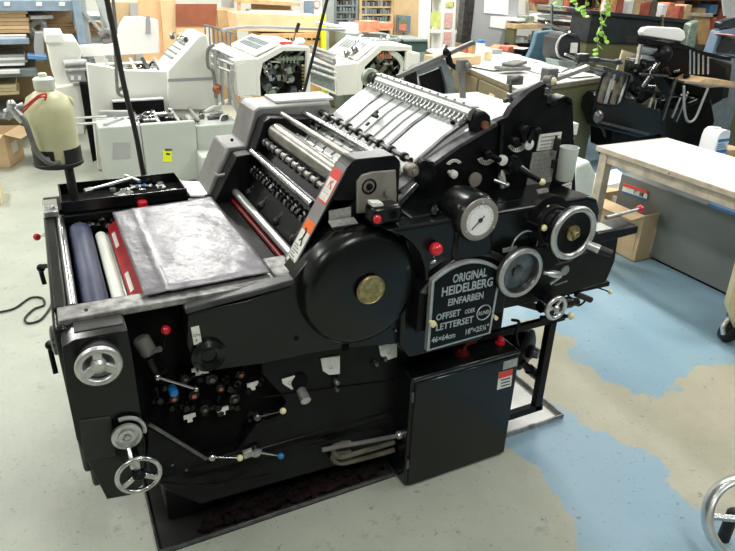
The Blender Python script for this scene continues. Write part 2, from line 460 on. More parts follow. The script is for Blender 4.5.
c = at(56,340,X=-.092); pp(MB().lathe(c, (-1,0,0), [(.04,0),(.04,.008),(.03,.012)], 24), 'side_dial', 'darksteel')
# rollers in the delivery pit
def roller(a, b, r, m, name='roller', ends=.012):
    a = Vector(a); b = Vector(b); d = (b-a).normalized()
    o = pp(MB().lathe(a, b-a, [(r*.92,0),(r,.004),(r,(b-a).length-.004),(r*.92,(b-a).length)], 28), name, m)
    MB().cyl(a-d*.02, b+d*.02, ends, n=12).build('shaft', 'darksteel', o)
    return o
roller((.020,1.68,.865),(.020,2.31,.865), .038, 'blueroll', 'damping_roller')
roller((.083,1.68,.858),(.083,2.26,.858), .019, 'whiteroll', 'damping_roller')
roller((.108,1.68,.858),(.108,2.26,.858), .006, 'bright', 'thin_roller', .006)
tri = MB().hexa([(.113,1.675,.868),(.150,1.675,.895),(.150,2.30,.895),(.113,2.30,.868),(.110,1.675,.874),(.147,1.675,.902),(.147,2.30,.902),(.110,2.30,.874)])
rp = pp(tri, 'red_guard', 'redpanel', .002, 'red painted guard panel')
for y0 in (1.74, 2.08):
    MB().plate([(.1165,y0,.8802),(.1165,y0+.13,.8802),(.1275,y0+.13,.8885),(.1275,y0,.8885)][::-1], .002).build('label_plate', 'label', rp)
for k in range(9):
    x = .01+.018*k; y = 2.31+.02*(k % 3); pp(MB().lathe((x,y,.86+.012*(k%2)), (rnd.uniform(-.3,.3),1,.2), [(.014,0),(.017,.01),(.010,.02),(.010,.035)], 14), 'bearing', 'oily')
pp(MB().box(.155,.565,1.665,2.37,.80,.905).box(.14,.50,2.30,2.38,.86,.912), 'delivery_table', 'enamel_worn', .004)
pp(MB().hexa([(.505,1.59,.905),(.585,1.59,.905),(.585,1.74,.905),(.505,1.74,.905),(.505,1.60,.928),(.585,1.60,.928),(.585,1.72,.928),(.505,1.72,.928)]), 'corner_block', 'rail', .006)

# front cover with gear hood
cover = [(188,314),(250,300),(288,287),(312,256),(335,231),(400,222),(416,236),(416,333),(410,343),(330,350),(262,364),(197,373),(187,345)]
pp(MB().px(cover, 1.555, .10), 'front_cover', 'enamel', .028)
pp(MB().prism([(.235,.897),(.55,.925),(.55,.905),(.235,.878)], 'y', 1.552, 1.60), 'cover_edge', 'worn_sheen_black', .005)  # strip whose grey paints in the sheen on the cover's top
hc = Vector((.750, 1.555, .868))
pp(MB().lathe(hc, YF, [(.192,-.02),(.190,.022),(.184,.038),(.172,.050),(.155,.056),(.05,.058)], 64), 'gear_hood', 'enamel')
mc = at(371, 290, Y=1.484)
md = pp(MB().lathe(mc+Vector((0,.004,0)), YF, [(.046,0),(.046,.006),(.043,.008),(.041,.006)], 48), 'medallion', 'brass', 0, 'round brass maker badge')
mb = MB()
for r_ in (.040,): mb.torus(mc+Vector((0,-.003,0)), YF, r_, .0012, 40, 6)
mb.text('SINCE', mc+Vector((0,-.003,.018)), (1,0,0), (0,0,1), .010, .001)
mb.text('ORIGINAL', mc+Vector((0,-.003,.007)), (1,0,0), (0,0,1), .010, .001, width=.052)
mb.text('HEIDELBERG', mc+Vector((0,-.003,-.004)), (1,0,0), (0,0,1), .010, .001, width=.060)
for k in range(3): mb.box(mc.x-.024+.004*k, mc.x+.024-.004*k, mc.y-.0042, mc.y-.002, mc.z-.014-.008*k, mc.z-.011-.008*k)
mb.build('relief', 'brass', md)
pp(MB().px([(342,345),(349,344),(349,350),(342,351)], 1.553, .004), 'plug', 'pit')
p = at(296,338,Y=1.556); pp(MB().cyl(p, p+Vector((0,-.004,0)), .007, n=12), 'plug', 'pit')
pp(MB().plate([at(332,227,Y=1.56)+Vector((0,0,0)), at(358,223,Y=1.56), at(358,223,Y=1.56)+Vector((0,.03,.008)), at(332,227,Y=1.56)+Vector((0,.03,.008))], .003), 'label_plate', 'labelgrey')
# lower front panel round the mechanism opening
low = [(146,425),(209,461),(237,452),(256,425),(279,417),(287,402),(262,374),(262,360),(330,347),(412,340),(412,440),(330,468),(200,505),(165,490),(148,470)]
pp(MB().px(low, 1.605, .05), 'lower_panel', 'enamel_worn', .006)
pp(MB().bar(at(148,423,Y=1.598), at(207,459,Y=1.598), .006, .012), 'panel_edge', 'darksteel', .001)
pp(MB().px([(130,302),(190,300),(196,372),(300,372),(300,420),(230,470),(140,430)], 1.66, .02), 'mechanism_plate', 'pit')
# mechanism clutter
def boss(px, py, Y, r, d, m, name='bearing', inner=None):
    c = at(px, py, Y=Y)
    o = pp(MB().lathe(c+Vector((0,d,0)), YF, [(r*.8,0),(r,.004),(r,d-.004),(r*.8,d),(r*.45,d),(r*.45,d-.008)], 20), name, m)
    if inner: MB().cyl(c+Vector((0,.004,0)), c+Vector((0,-.004,0)), r*.4, n=12).build('pin', inner, o)
    return o
for x, y, r_, ins in ((194,396,.018,'copper'),(221,389,.015,'copper'),(241,375,.016,'copper'),(174,399,.017,'copper'),(205,410,.016,'darksteel'),(235,400,.018,'darksteel'),(212,380,.02,'darksteel'),(185,380,.016,'darksteel')):
    boss(x, y, 1.60, r_, .06, 'oily', 'bearing', ins)
p = at(174,394,Y=1.585); pp(MB().lathe(p+Vector((0,.03,0)), (0,-1,.1), [(.013,0),(.014,.03),(.010,.036)], 18), 'cap', 'bluek', 0, 'blue plastic cap')
for x, y in ((190,418),(223,411),(253,386),(198,371)):
    q = at(x, y, Y=1.612); mb = MB().prism([(q.x-.018,q.z+.010),(q.x+.018,q.z+.012),(q.x+.018,q.z),(q.x+.007,q.z-.002),(q.x+.007,q.z-.016),(q.x-.008,q.z-.016),(q.x-.008,q.z-.002),(q.x-.018,q.z-.002)], 'y', q.y, q.y+.006)
    pp(mb, 'clamp_plate', 'label')
for k in range(26):
    x = rnd.uniform(150,262); y = rnd.uniform(372,428)
    if y > 372+ (x-150)*.55+30 and x < 200: continue
    q = at(x, y, Y=1.635); a = rnd.uniform(0, 3.1); L = rnd.uniform(.015,.05)
    pp(MB().bar(q, q+Vector((math.cos(a)*L, -.012, math.sin(a)*L)), .012, .014).cyl(q, q+Vector((0,-.025,0)), rnd.uniform(.006,.012), n=10), 'linkage', 'oily' if k % 3 else 'iron', .002)
a = at(157,377,Y=1.585); q = at(196,389,Y=1.585)
o = pp(MB().cyl(a, q, .0035, n=8), 'tie_rod', 'bright'); MB().sph(a, .011).build('ball_joint', 'steel', o); MB().sph(q, .009).build('ball_joint', 'steel', o)
p = at(146,348,Y=1.60); sol = pp(MB().lathe(p+Vector((-.01,.02,.025)), (.35,-.2,-1), [(.018,0),(.024,.006),(.024,.05),(.020,.056)], 20), 'solenoid', 'hose')
MB().cyl(p+Vector((.02,-.02,0)), p+Vector((.035,-.03,.006)), .008).build('terminal', 'bright', sol)
pp(MB().cyl(at(148,358,Y=1.60), at(157,376,Y=1.60), .013, n=12), 'spindle', 'oily')
lever(at(163,348,Y=1.62), at(166,330,Y=1.59), .004, 'red', .0135, 'iron')
c = at(209,356,Y=1.545); pp(MB().lathe(c+Vector((0,.012,0)), YF, [(.052,0),(.050,.014),(.036,.024),(.022,.016),(.020,.008),(.006,.006)], 40), 'round_cover', 'enamel')
for pts in ([(191,328),(199,326),(202,343),(194,345)], [(197,366),(206,364),(209,373),(200,374)]):
    o = pp(MB().px(pts, 1.551, .003), 'tag_plate', 'label'); cx = sum(p_[0] for p_ in pts)/4; cy = sum(p_[1] for p_ in pts)/4
    MB().text('ON', at(cx,cy+1,Y=1.549), (1,0,0), (0,0,1), .013, .0005).text('8', at(cx,cy+6,Y=1.549), (1,0,0), (0,0,1), .012, .0005).build('lettering', 'ink', o)
lever(at(212,457,Y=1.585), at(240,458,Y=1.54), .003, 'cream', .0105, 'steel', hub=.012)
lever(at(256,452,Y=1.585), at(281,456,Y=1.54), .0035, 'bluek', .0105, 'steel', hub=.019)
pp(MB().bar(at(243,455,Y=1.59), at(258,450,Y=1.59), .016, .028), 'bracket', 'labelgrey', .003)
lever(at(257,417,Y=1.59), at(283,411,Y=1.54), .003, 'cream', .0105, 'darksteel', hub=.012)
p = at(301,390,Y=1.60); q = at(306,401,Y=1.555); o = pp(MB().cyl(p, q, .016, .017, 20), 'spring_knob', 'alu')
pp(MB().lathe(at(299,381,Y=1.603), YF, [(.030,0),(.028,.008)], 24), 'round_boss', 'pit')
for pts in ([(282,380),(295,376),(297,384),(292,390),(283,384)], [(321,359),(340,356),(340,374),(329,375),(323,371)], [(379,346),(397,342),(397,357),(388,360),(381,356)]):
    o = pp(MB().px(pts, 1.597, .006), 'index_plate', 'label', .001)
    cx = sum(p_[0] for p_ in pts)/5; cy = sum(p_[1] for p_ in pts)/5
    MB().torus(at(cx,cy,Y=1.5965), YF, .006, .0008, 16, 6).text('15', at(cx+1,cy+2,Y=1.5965), (1,0,0),(0,0,1), .012, .0006).build('engraving', 'inkgrey', o)
for x, y, r_ in ((336,381,.012),(375,363,.010),(336,388,.009),(384,358,.009)):
    p = at(x,y,Y=1.60); pp(MB().lathe(p+Vector((0,.01,0)), YF, [(r_,0),(r_,.02),(r_*.6,.026)], 14), 'stud', 'darksteel')
pp(MB().bar(at(262,397,Y=1.604), at(412,378,Y=1.604), .006, .004), 'panel_seam', 'iron')
pp(MB().box(.10,.93,1.60,1.66,.268,.30), 'foot_rail', 'enamel_worn', .006)
# oil pipes by the cabinet
for j, (z_, m_) in enumerate((('a','hose'),('b','hosebeige'),('c','hosebeige'))):
    A = [(396,436),(370,441),(342,446),(322,450)] if j == 0 else [(394,442+8*(j-1)),(360,452+7*(j-1)),(340,457+6*(j-1)),(333,450+8*(j-1)),(336,445+8*(j-1)),(350,443+8*(j-1))]
    pp(MB().tube([at(x,y,Y=1.57+.01*j) for x, y in A], .010 if j else .008), 'pipe', m_)
pp(MB().lathe(at(397,436,Y=1.56), (1,.1,.1), [(.013,0),(.016,.01),(.012,.02)], 12), 'pipe_fitting', 'alu')
pp(MB().tube([at(x,y,Y=1.58) for x,y in ((190,487),(230,478),(262,462),(300,448),(340,440))], .006), 'pipe', 'iron')
pp(MB().tube([at(x,y,Y=1.57) for x,y in ((160,482),(190,486),(225,484),(270,474))], .006), 'pipe', 'iron')
# power cabinet on the front
cab = pp(MB().box(.945,1.405,1.512,1.68,.0,.487), 'power_cabinet', 'enamel', .010)
MB().prism([(.955,.012),(1.395,.012),(1.395,.472),(.955,.472)], 'y', 1.502, 1.512).build('cabinet_door', 'enamel', cab).modifiers.new('b','BEVEL').width = .004
MB().bar((.95,1.509,.481),(1.40,1.509,.481), .005,.006).build('door_edge', 'darksteel', cab)
for z_ in (.10, .40): MB().cyl((.947,1.505,z_),(.947,1.505,z_+.04), .006, n=10).build('hinge', 'darksteel', cab)
st = MB().px([(499,373),(513,369),(511,386),(497,390)], 1.5005, .002).build('warning_label', 'label', cab)
MB().px([(499,373),(513,369),(512.3,375),(498.4,379)], 1.4995, .001).build('red_band', 'labelred', st)
mb = MB()
for k in range(3): mb.px([(501,380+3*k),(510,377.5+3*k),(510,378.5+3*k),(501,381+3*k)], 1.4995, .001)
mb.build('lettering', 'ink', st)
MB().px([(504,362),(518,358),(517,366),(503,370)], 1.5005, .002).build('rating_plate', 'labelgrey', cab)
for x, y, r_ in ((461,353,.020),(500,343,.013)):
    p = at(x,y,Z=.487); MB().lathe(p, (0,0,1), [(r_*1.5,0),(r_*1.5,.006),(r_,.008),(r_,.020),(r_*.7,.028)], 20).build('red_button', 'red' if r_ < .015 else 'redmetal', cab)
MB().tube([at(461,350,Z=.51), at(466,344,Z=.52), at(475,341,Z=.52)], .010).build('red_pipe', 'redmetal', cab)
# main gear beam, right half
body = [(.895,1.03),(.91,1.07),(1.56,1.072),(1.63,1.04),(1.675,.98),(1.675,.88),(1.60,.80),(1.29,.78),(1.25,.70),(1.24,.56),(.94,.56),(.90,.62)]
pp(MB().prism(body, 'y', 1.53, 1.70), 'gear_case', 'enamel', .016)
pp(MB().prism([(.80,1.066),(1.56,1.073),(1.61,1.055),(1.63,1.01),(1.625,.93),(1.56,.86),(1.20,.83),(.950,.83),(.951,.868),(.944,.92),(.923,.97),(.891,1.012),(.85,1.043)], 'y', 1.478, 1.56), 'beam_cover', 'enamel', .014)
pp(MB().prism([(1.038,1.07),(1.172,1.07),(1.180,.98),(1.185,.93),(1.03,.93),(1.035,.98)], 'y', 1.466, 1.54), 'gauge_pillar', 'enamel', .012)
pp(MB().lathe((1.103,1.452,1.066), (0,1,0), [(.066,-.001),(.074,.010),(.078,.03),(.078,.09),(.070,.125),(.045,.145),(.01,.15)], 48), 'gauge_housing', 'enamel')
g = pp(MB().lathe((1.103,1.452,1.066), YF, [(.067,-.006),(.067,.004),(.062,.007),(.050,.007),(.048,.003)], 48), 'gauge_bezel', 'beige', 0, 'dull brass gauge bezel')
f_ = MB().lathe((1.103,1.449,1.066), YF, [(.049,-.002),(.049,.002)], 40).build('gauge_face', 'paper', g)
mb = MB()
for k in range(25):
    a = R_(-50+k*11.6); d = Vector((math.cos(a),0,math.sin(a))); p = Vector((1.103,1.4462,1.066)); mb.bar(p+d*.040, p+d*(.046 if k%4 else .044-.008), .0012,.001, up=(0,1,0))
mb.build('gauge_scale', 'inkgrey', g)
c = Vector((1.103,1.4455,1.066)); MB().bar(c+Vector((.014,0,.012)), c-Vector((.028,0,.026)), .0025,.002, up=(0,1,0)).cyl(c+Vector((0,.002,0)), c-Vector((0,.003,0)), .007, n=14).build('gauge_needle', 'ink', g)
for a in (90, 210, 330):
    p = Vector((1.103+.057*math.cos(R_(a)),1.444,1.066+.057*math.sin(R_(a)))); MB().cyl(p, p+Vector((0,-.003,0)), .004, n=8).build('screw', 'bright', g)
pp(MB().tube([(1.035,1.60,1.075),(1.005,1.55,1.085),(.99,1.53,1.078),(.985,1.52,1.07)], .010).sph((1.0,1.54,1.075), .016), 'lug', 'enamel')
lever(at(432,262,Y=1.50), at(436,249,Y=1.46), .006, 'red', .021, 'steel')
p = at(428,262,Y=1.49); pp(MB().cyl(p+Vector((-.01,0,0)), p+Vector((.02,-.01,.004)), .008), 'lever_pivot', 'steel')
p = at(402,221,Y=1.475); pp(MB().cyl(p, p+Vector((0,-.008,0)), .014, n=6), 'bolt', 'enamel')
# shield band and name plate
def arcpts(x0, z0, x1, z1, sag, n=14):
    out = []
    for i in range(n+1):
        t = i/n; out.append((x0+(x1-x0)*t, z0+(z1-z0)*t + sag*4*t*(1-t)))
    return out
outer = [(.925,.70)] + arcpts(.925,.845,1.262,.890,.085) + [(1.262,.70)]
pp(MB().prism(outer, 'y', 1.474, 1.53), 'shield', 'enamel_worn', .004)
band = arcpts(.925,.845,1.262,.890,.085); inn = arcpts(.945,.835,1.245,.872,.080)
pp(MB().prism(band+inn[::-1], 'y', 1.468, 1.476), 'shield_band', 'darksteel', .002)
pl = [(.967,.620)] + arcpts(.964,.878,1.229,.868,.048) + [(1.218,.628)]
SQ = .984
pl = [(x*SQ, 1.75-(1.75-z)*SQ) for x, z in pl]
name = pp(MB().prism(pl, 'y', 1.446, 1.464), 'name_plate', 'silverpaint', .003, 'black name plate with raised silver lettering and rim')
cx_, cz_ = 1.077, .781
ins = [(cx_+(x-cx_)*.925, cz_+(z-cz_)*.945) for x, z in pl]
MB().prism(ins, 'y', 1.4445, 1.452).build('plate_field', 'iron', name)
mb = MB(); YT = 1.4440
def tx(s_, x, z, w, h, ex=.002): mb.text(s_, (x*SQ,YT,1.75-(1.75-z)*SQ), (1,0,0), (0,0,1), h, ex, width=w, bold=.03)
tx('ORIGINAL', 1.103,.858,.128,.041); tx('HEIDELBERG', 1.099,.818,.192,.043); tx('EINFARBEN', 1.097,.778,.134,.034)
tx('OFFSET', 1.035,.733,.092,.032); tx('ODER', 1.118,.733,.040,.022); tx('LETTERSET', 1.064,.694,.142,.034)
tx('46×64cm', 1.024,.652,.090,.028); tx('18"×25¼"', 1.157,.652,.092,.028)
tx('RUND', 1.176,.714,.042,.020)
mb.build('plate_lettering', 'silverpaint', name)
MB().torus((1.176*SQ,YT-.001,1.75-(1.75-.721)*SQ), YF, .027, .002, 32, 6).build('badge_ring', 'silverpaint', name)
c = at(433,324,Y=1.430); MB().lathe(c+Vector((0,.018,0)), YF, [(.006,0),(.006,.012),(.011,.014),(.011,.022),(.008,.024)], 18).build('plate_knob', 'cream', name)
c = at(496,318,Y=1.445); MB().lathe(c+Vector((0,.01,0)), YF, [(.007,0),(.007,.014)], 12).build('plate_knob', 'cream', name)
# right handwheels
c = Vector((1.270,1.42,.868))
w = pp(MB().lathe(c+Vector((0,.025,0)), YF, [(.080,0),(.087,.006),(.087,.020),(.083,.026),(.068,.027),(.064,.020),(.064,.008),(.02,.006),(.02,.012),(.008,.014)], 56), 'disc_handwheel', 'darksteel')
MB().torus(c+Vector((0,.004,0)), YF, .077, .0095, 56, 10, .9).build('rim', 'silverpaint', w)
p = at(547,278,Y=1.385); MB().lathe(c+Vector((.085,-.01,-.008)), (1,-.35,-.18), [(.006,0),(.006,.012),(.010,.020),(.013,.034),(.012,.050),(.007,.062),(.002,.066)], 16).build('grip', 'alu', w)
pp(MB().cyl(c+Vector((0,.02,0)), c+Vector((0,.12,0)), .03), 'wheel_shaft', 'iron')
pp(MB().torus((1.315,1.475,.935), YF, .052, .003, 30, 6), 'index_ring', 'silverpaint')
pp(MB().px([(503,249),(517,246),(517,250),(503,253)], 1.474, .005), 'label_plate', 'labelgrey')
pp(MB().px([(537,190),(548,188),(549,192),(538,194)], 1.476, .003), 'label_plate', 'labelgrey')
c = Vector((1.422,1.375,1.0))
w = pp(MB().lathe(c+Vector((0,.03,0)), YF, [(.078,0),(.086,.005),(.086,.022),(.066,.026),(.060,.022),(.024,.020)], 56), 'disc_handwheel', 'iron')
MB().torus(c+Vector((0,.004,0)), YF, .080, .0105, 56, 10, .9).build('rim', 'alu', w)
hb = MB().lathe(c+Vector((0,.012,0)), YF, [(.026,0),(.026,.008),(.012,.010),(.012,.022),(.009,.026),(.004,.027)], 24)
for k in range(3): hb.cyl(c+Vector((.018*math.cos(k*2.1+.5),.004,.018*math.sin(k*2.1+.5))), c+Vector((.018*math.cos(k*2.1+.5),-.002,.018*math.sin(k*2.1+.5))), .0035, n=8)
hb.build('hub', 'brass', w)
g0 = c+Vector((.050,-.012,-.040)); MB().cyl(g0, g0+Vector((.025,-.030,-.010)), .013, .015).build('grip', 'silverpaint', w)
MB().cyl(g0+Vector((.025,-.030,-.010)), g0+Vector((.052,-.060,-.018)), .0145, .012).build('grip_end', 'rubber', w)
pp(MB().lathe(c+Vector((-.02,.13,.01)), YF, [(.085,0),(.085,.03),(.06,.035),(.045,.06),(.045,.10)], 40), 'wheel_drum', 'iron')
pp(MB().torus(c+Vector((-.035,.06,.012)), YF, .058, .006, 40, 8), 'cam_ring', 'iron')
p = at(544,228,Y=1.43); lever(p+Vector((-.03,.05,.01)), p, .004, 'cream', .011, 'iron')
p = at(548,208,Y=1.47); pp(MB().sph(p, .008, sc=(1,.5,1.3)), 'lamp_lens', 'cream')
pp(MB().px([(530,248),(548,246),(560,262),(548,272),(525,262)], 1.44, .01), 'wheel_guard', 'iron', .003)
pp(MB().prism([(1.45,.955),(1.56,.985),(1.64,.93),(1.60,.86),(1.50,.84)], 'y', 1.47, 1.53), 'worm_case', 'iron', .01)
# small spoked wheel and linkage under the beam
wheel(556, 308, 1.40, .046, .008, ('bright','steel'), 3, .013, .10, R_(60), wide=.012, name='small_handwheel')
p = at(556,306,Y=1.50); pp(MB().cyl(p, p+Vector((.02,.12,0)), .018).cyl(at(540,307,Y=1.5), at(570,302,Y=1.5), .022), 'shaft_housing', 'oily')
pp(MB().cyl(at(545,300,Y=1.56), at(577,302,Y=1.56), .016), 'cross_shaft', 'oily')
lever(at(540,318,Y=1.52), at(571,316,Y=1.45), .008, 'cream', .013, 'iron')
lever(at(596,287,Y=1.58), at(610,292,Y=1.55), .003, 'cream', .009, 'iron')
lever(at(555,285,Y=1.5), at(567,281,Y=1.46), .003, 'silverpaint', .001, 'alu')
c = at(564,270,Y=1.50); pp(MB().lathe(c, YF, [(.018,0),(.020,.004),(.018,.007)], 20), 'flap_disc', 'labelgrey')
pp(MB().bar(at(550,284,Y=1.50), at(561,276,Y=1.50), .006, .010), 'flap_arm', 'alu')
# feeder pile housing on the right
pp(MB().px([(500,262),(560,246),(594,240),(619,235),(615,262),(606,283),(560,297),(500,310)], 1.56, .16), 'pile_housing', 'enamel_worn', .006)
pp(MB().prism([(1.60,.897),(1.90,.897),(1.90,.868),(1.60,.850)], 'y', 1.53, 1.62), 'pile_board', 'enamel_worn', .003)
pp(MB().box(1.62,1.78,1.545,1.605,.8975,.901), 'paper_pad', 'label')
lv = pp(MB().bar((1.715,1.60,.925),(1.745,1.60,.925), .03,.03), 'lever_clamp', 'rubber', .006)
e = at(640,209,Y=1.62); s_ = at(606,218,Y=1.58)
MB().cyl(s_, e, .008, .006).build('lever_rod', 'alu', lv); MB().sph(e, .016, 18).build('red_knob', 'red', lv)
pp(MB().bar(at(530,300,Y=1.60), at(608,283,Y=1.60), .02,.02).bar(at(520,290,Y=1.58), at(560,283,Y=1.58), .012,.03), 'lower_beam', 'iron', .003)
pp(MB().cyl(at(576,294,Y=1.58), at(591,300,Y=1.56), .012), 'damper', 'rubber')
pp(MB().tube([at(x,y,Y=1.57) for x,y in ((566,292),(576,305),(583,303),(588,296))], .004), 'spring_hook', 'iron')
pp(MB().bar((1.25,1.60,.522),(1.68,1.60,.522), .02,.028).bar((1.64,1.60,.522),(1.66,1.60,.70), .012,.016), 'cross_bar', 'iron', .002)
pp(MB().bar((1.618,1.60,.515),(1.618,1.60,.09), .036,.030, up=(0,1,0)), 'post', 'iron', .003)
pp(MB().bar((1.44,1.60,.098),(1.645,1.60,.098), .03,.03).bar((1.44,1.60,.04),(1.44,1.60,.1), .04,.04,up=(0,1,0)), 'foot_bar', 'iron', .003)
pp(MB().bar((1.30,1.60,.70),(1.62,1.60,.555), .014,.024).bar((1.30,1.61,.60),(1.34,1.61,.74), .02,.03), 'brace', 'iron')
pp(MB().tube([at(x,y,Y=1.57) for x,y in ((518,345),(516,333),(519,322),(512,320))], .006), 'hook_pipe', 'iron')
# feedboard side plate + feeder head plate
side = [(385,220),(392,205),(399,190),(425,168),(455,147),(478,132),(500,120),(508,117),(513,108),(530,92),(546,83),(548,106),(553,103.5),(566,98),(571,100.5),(573,107),(576,205),(480,212)]
pp(MB().px(side, 1.66, .03), 'feeder_side_frame', 'iron', .006)
pp(MB().px([(548,104),(553,101),(566,95.5),(572,98.5),(574,106),(571,106),(569,101),(566,100),(554,106)], 1.648, .05), 'frame_flange', 'enamel_worn', .003)
pp(MB().bar(at(501,124,Y=1.655), at(497,182,Y=1.655), .012, .02, up=(0,1,0)), 'frame_rib', 'enamel')
pp(MB().px([(399,190),(425,168),(455,147),(497,122),(498,126),(456,151),(427,172),(402,194)], 1.645, .05), 'frame_lip', 'darksteel', .002)
def arcplate(cx, cy, w, h, label=None, m='label'):
    c = at(cx, cy, Y=1.652); P = [(c.x+w*math.cos(R_(a)), c.z+.02+h*math.sin(R_(a))) for a in range(205, 336, 10)]
    Q = [(c.x+w*.62*math.cos(R_(a)), c.z+.02+h*.62*math.sin(R_(a))) for a in range(335, 204, -10)]
    o = pp(MB().prism(P+Q, 'y', c.y-.003, c.y+.004), 'scale_plate', m)
    mb = MB()
    for a in range(215, 330, 14):
        d = Vector((math.cos(R_(a))*w, 0, math.sin(R_(a))*h)); mb.bar(Vector((c.x,c.y-.0036,c.z+.02))+d*.72, Vector((c.x,c.y-.0036,c.z+.02))+d*.9, .0015,.001, up=(0,1,0))
    mb.build('scale_marks', 'ink', o)
arcplate(487,160,.040,.036); arcplate(518,146,.044,.040); arcplate(453,172,.030,-.022)
def knob(px, py, r, m='cream', Y=1.62, name='knob', L=.035):
    c = at(px, py, Y=Y); o = pp(MB().lathe(c+Vector((0,L,0)), YF, [(r*.5,0),(r*.5,L*.5),(r,L*.55),(r,L*.95),(r*.8,L)], 20), name, m); return o
knob(455,175,.013,'label'); knob(504,161,.017,'label'); knob(530,145,.018,'label'); knob(476,180,.024,'beige', 1.64, 'round_cover', .02)
for a, b_ in (((484,153),(500,160)), ((521,128),(524,142)), ((533,130),(528,143)), ((511,140),(517,146))):
    pp(MB().cyl(at(*a,Y=1.63), at(*b_,Y=1.625), .011, .009).lathe(at(*a,Y=1.645), YF, [(.015,0),(.015,.025),(.01,.03)], 14), 'lever', 'iron')
pp(MB().cyl(at(494,180,Y=1.64), at(507,185,Y=1.61), .006).cyl(at(500,176,Y=1.635), at(503,188,Y=1.62), .008).sph(at(507,185,Y=1.61), .009), 'wing_screw', 'bright')
pp(MB().px([(498,176),(502,170),(505,172),(506,182),(500,181)], 1.645, .008), 'scale_plate', 'label')
c = at(516,167,Y=1.62); pp(MB().lathe(c+Vector((0,.04,0)), YF, [(.034,0),(.034,.03),(.028,.045),(.014,.048)], 28), 'lever_hub', 'enamel')
lever(at(519,169,Y=1.575), at(542,182,Y=1.53), .010, 'cream', .012, 'iron')
pp(MB().cyl(at(522,166,Y=1.59), at(531,173,Y=1.56), .003), 'pin', 'bright')
for pts, nm in (([(540,135),(562,132),(559,148),(537,151)], 'instruction_plate'), ([(533,153),(557,149),(550,190),(525,194)], 'instruction_plate'), ([(561,186),(572,182),(570,205),(560,209)], 'instruction_plate')):
    o = pp(MB().px(pts, 1.654, .005), nm, 'labelgrey' if nm and pts[0][0] == 533 else 'label')
    mb = MB(); A, B_, C_, D_ = [Vector((p.x, 1.6525, p.z)) for p in [at(x,y,Y=1.654) for x,y in pts]]
    nl = 4 if pts[0][0] == 540 else 9
    for k in range(nl):
        t = (k+.7)/(nl+.4); L_ = A.lerp(D_, t); R2 = B_.lerp(C_, t); mb.bar(L_.lerp(R2,.08), L_.lerp(R2, .9-.15*(k%3)), .0025,.001, up=(0,1,0))
    mb.build('lettering', 'inkgrey', o)

# ---- near tower cover
tc_ = [(.560,.925),(.736,1.228),(.755,1.245),(.885,1.245),(.905,1.225),(.905,1.07),(.70,1.07),(.62,1.02),(.585,.95)]
pp(MB().prism(tc_, 'y', 1.60, 1.68), 'tower_cover', 'enamel_worn', .014)
pp(MB().px([(357,206),(357,182),(362,175),(372,172),(396,170),(397,196),(396,210),(357,214)], 1.594, .01), 'bearing_plate', 'beige', .003, 'beige metal bearing plate')
c = at(370,187,Y=1.588); pp(MB().lathe(c+Vector((0,.01,0)), YF, [(.024,0),(.024,.006),(.020,.008),(.018,.004),(.010,.004),(.010,.010),(.004,.012)], 28), 'bearing_cap', 'iron')
p = at(387,192,Y=1.59); pp(MB().cyl(p, p+Vector((0,-.01,0)), .010), 'stud', 'beige')
pp(MB().px([(329,211),(351,207),(351,219),(329,222)], 1.597, .004), 'rating_plate', 'labelgrey')
# labels lying on the sloping edge of the cover
S0 = Vector((.561,1.60,.927)); S1 = Vector((.737,1.60,1.229)); dS = (S1-S0); nS = Vector((-dS.z,0,dS.x)).normalized()
def slope_lab(t0, t1, m, nm, y0=1.608, y1=1.668, off=.0015):
    a = S0+dS*t0+nS*off; b_ = S0+dS*t1+nS*off
    return pp(MB().plate([(a.x,y0,a.z),(a.x,y1,a.z),(b_.x,y1,b_.z),(b_.x,y0,b_.z)], .002), nm, m)
slope_lab(.02,.98,'greyslope','cover_edge',1.603,1.676,.001)
l1 = slope_lab(.04,.34,'label','warning_label',off=.002); l2 = slope_lab(.34,.44,'orange','warning_label_header',off=.002)
l3 = slope_lab(.62,.93,'labelred','warning_label',off=.002); l4 = slope_lab(.64,.84,'label','warning_label_field',1.612,1.664,off=.003)
def slope_marks(mb, rows, y0, y1):
    for t, w in rows:
        a = S0+dS*t+nS*.004; b_ = S0+dS*(t+.012)+nS*.004; ym = y1-(y1-y0)*w
        mb.plate([(a.x,ym,a.z),(a.x,y1,a.z),(b_.x,y1,b_.z),(b_.x,ym,b_.z)], .001)
    return mb
slope_marks(MB(), [(.07+.025*k, .9-.2*(k%3)) for k in range(6)], 1.612, 1.662).build('lettering', 'inkgrey', l1)
a = S0+dS*.28+nS*.004
MB().tube([a+Vector((-.012,.022,-.02)), a+Vector((0,.035,0)), a+Vector((.008,.032,.016)), a+Vector((.014,.044,.026))], .003).tube([a+Vector((-.006,.048,-.012)), a+Vector((0,.035,0))], .003).build('hand_pictogram', 'ink', l1)
slope_marks(MB(), [(.65+.025*k, .9-.2*(k%2)) for k in range(5)], 1.616, 1.660).build('lettering', 'inkgrey', l4)
a = S0+dS*.795+nS*.004
MB().tube([a+Vector((-.006,.022,-.010)), a+Vector((0,.035,0)), a+Vector((.006,.028,.010))], .003).tube([a+Vector((-.004,.044,-.008)), a+Vector((.004,.042,.008))], .0025).build('hand_pictogram', 'inkred', l4)
# switch box on the beam in front of the tower
sb = pp(MB().box(.77,.865,1.50,1.565,1.072,1.128), 'switch_box', 'enamel', .012)
MB().px([(372,203),(383,203),(384,207),(373,207)], 1.515, .03).build('label_plate', 'label', sb)
c = Vector((.782,1.50,1.098)); MB().lathe(c, (-.5,-1,0), [(.012,0),(.012,.012),(.009,.016)], 16).build('red_button', 'red', sb)
pp(MB().box(.79,.86,1.53,1.60,1.06,1.08), 'switch_foot', 'iron')

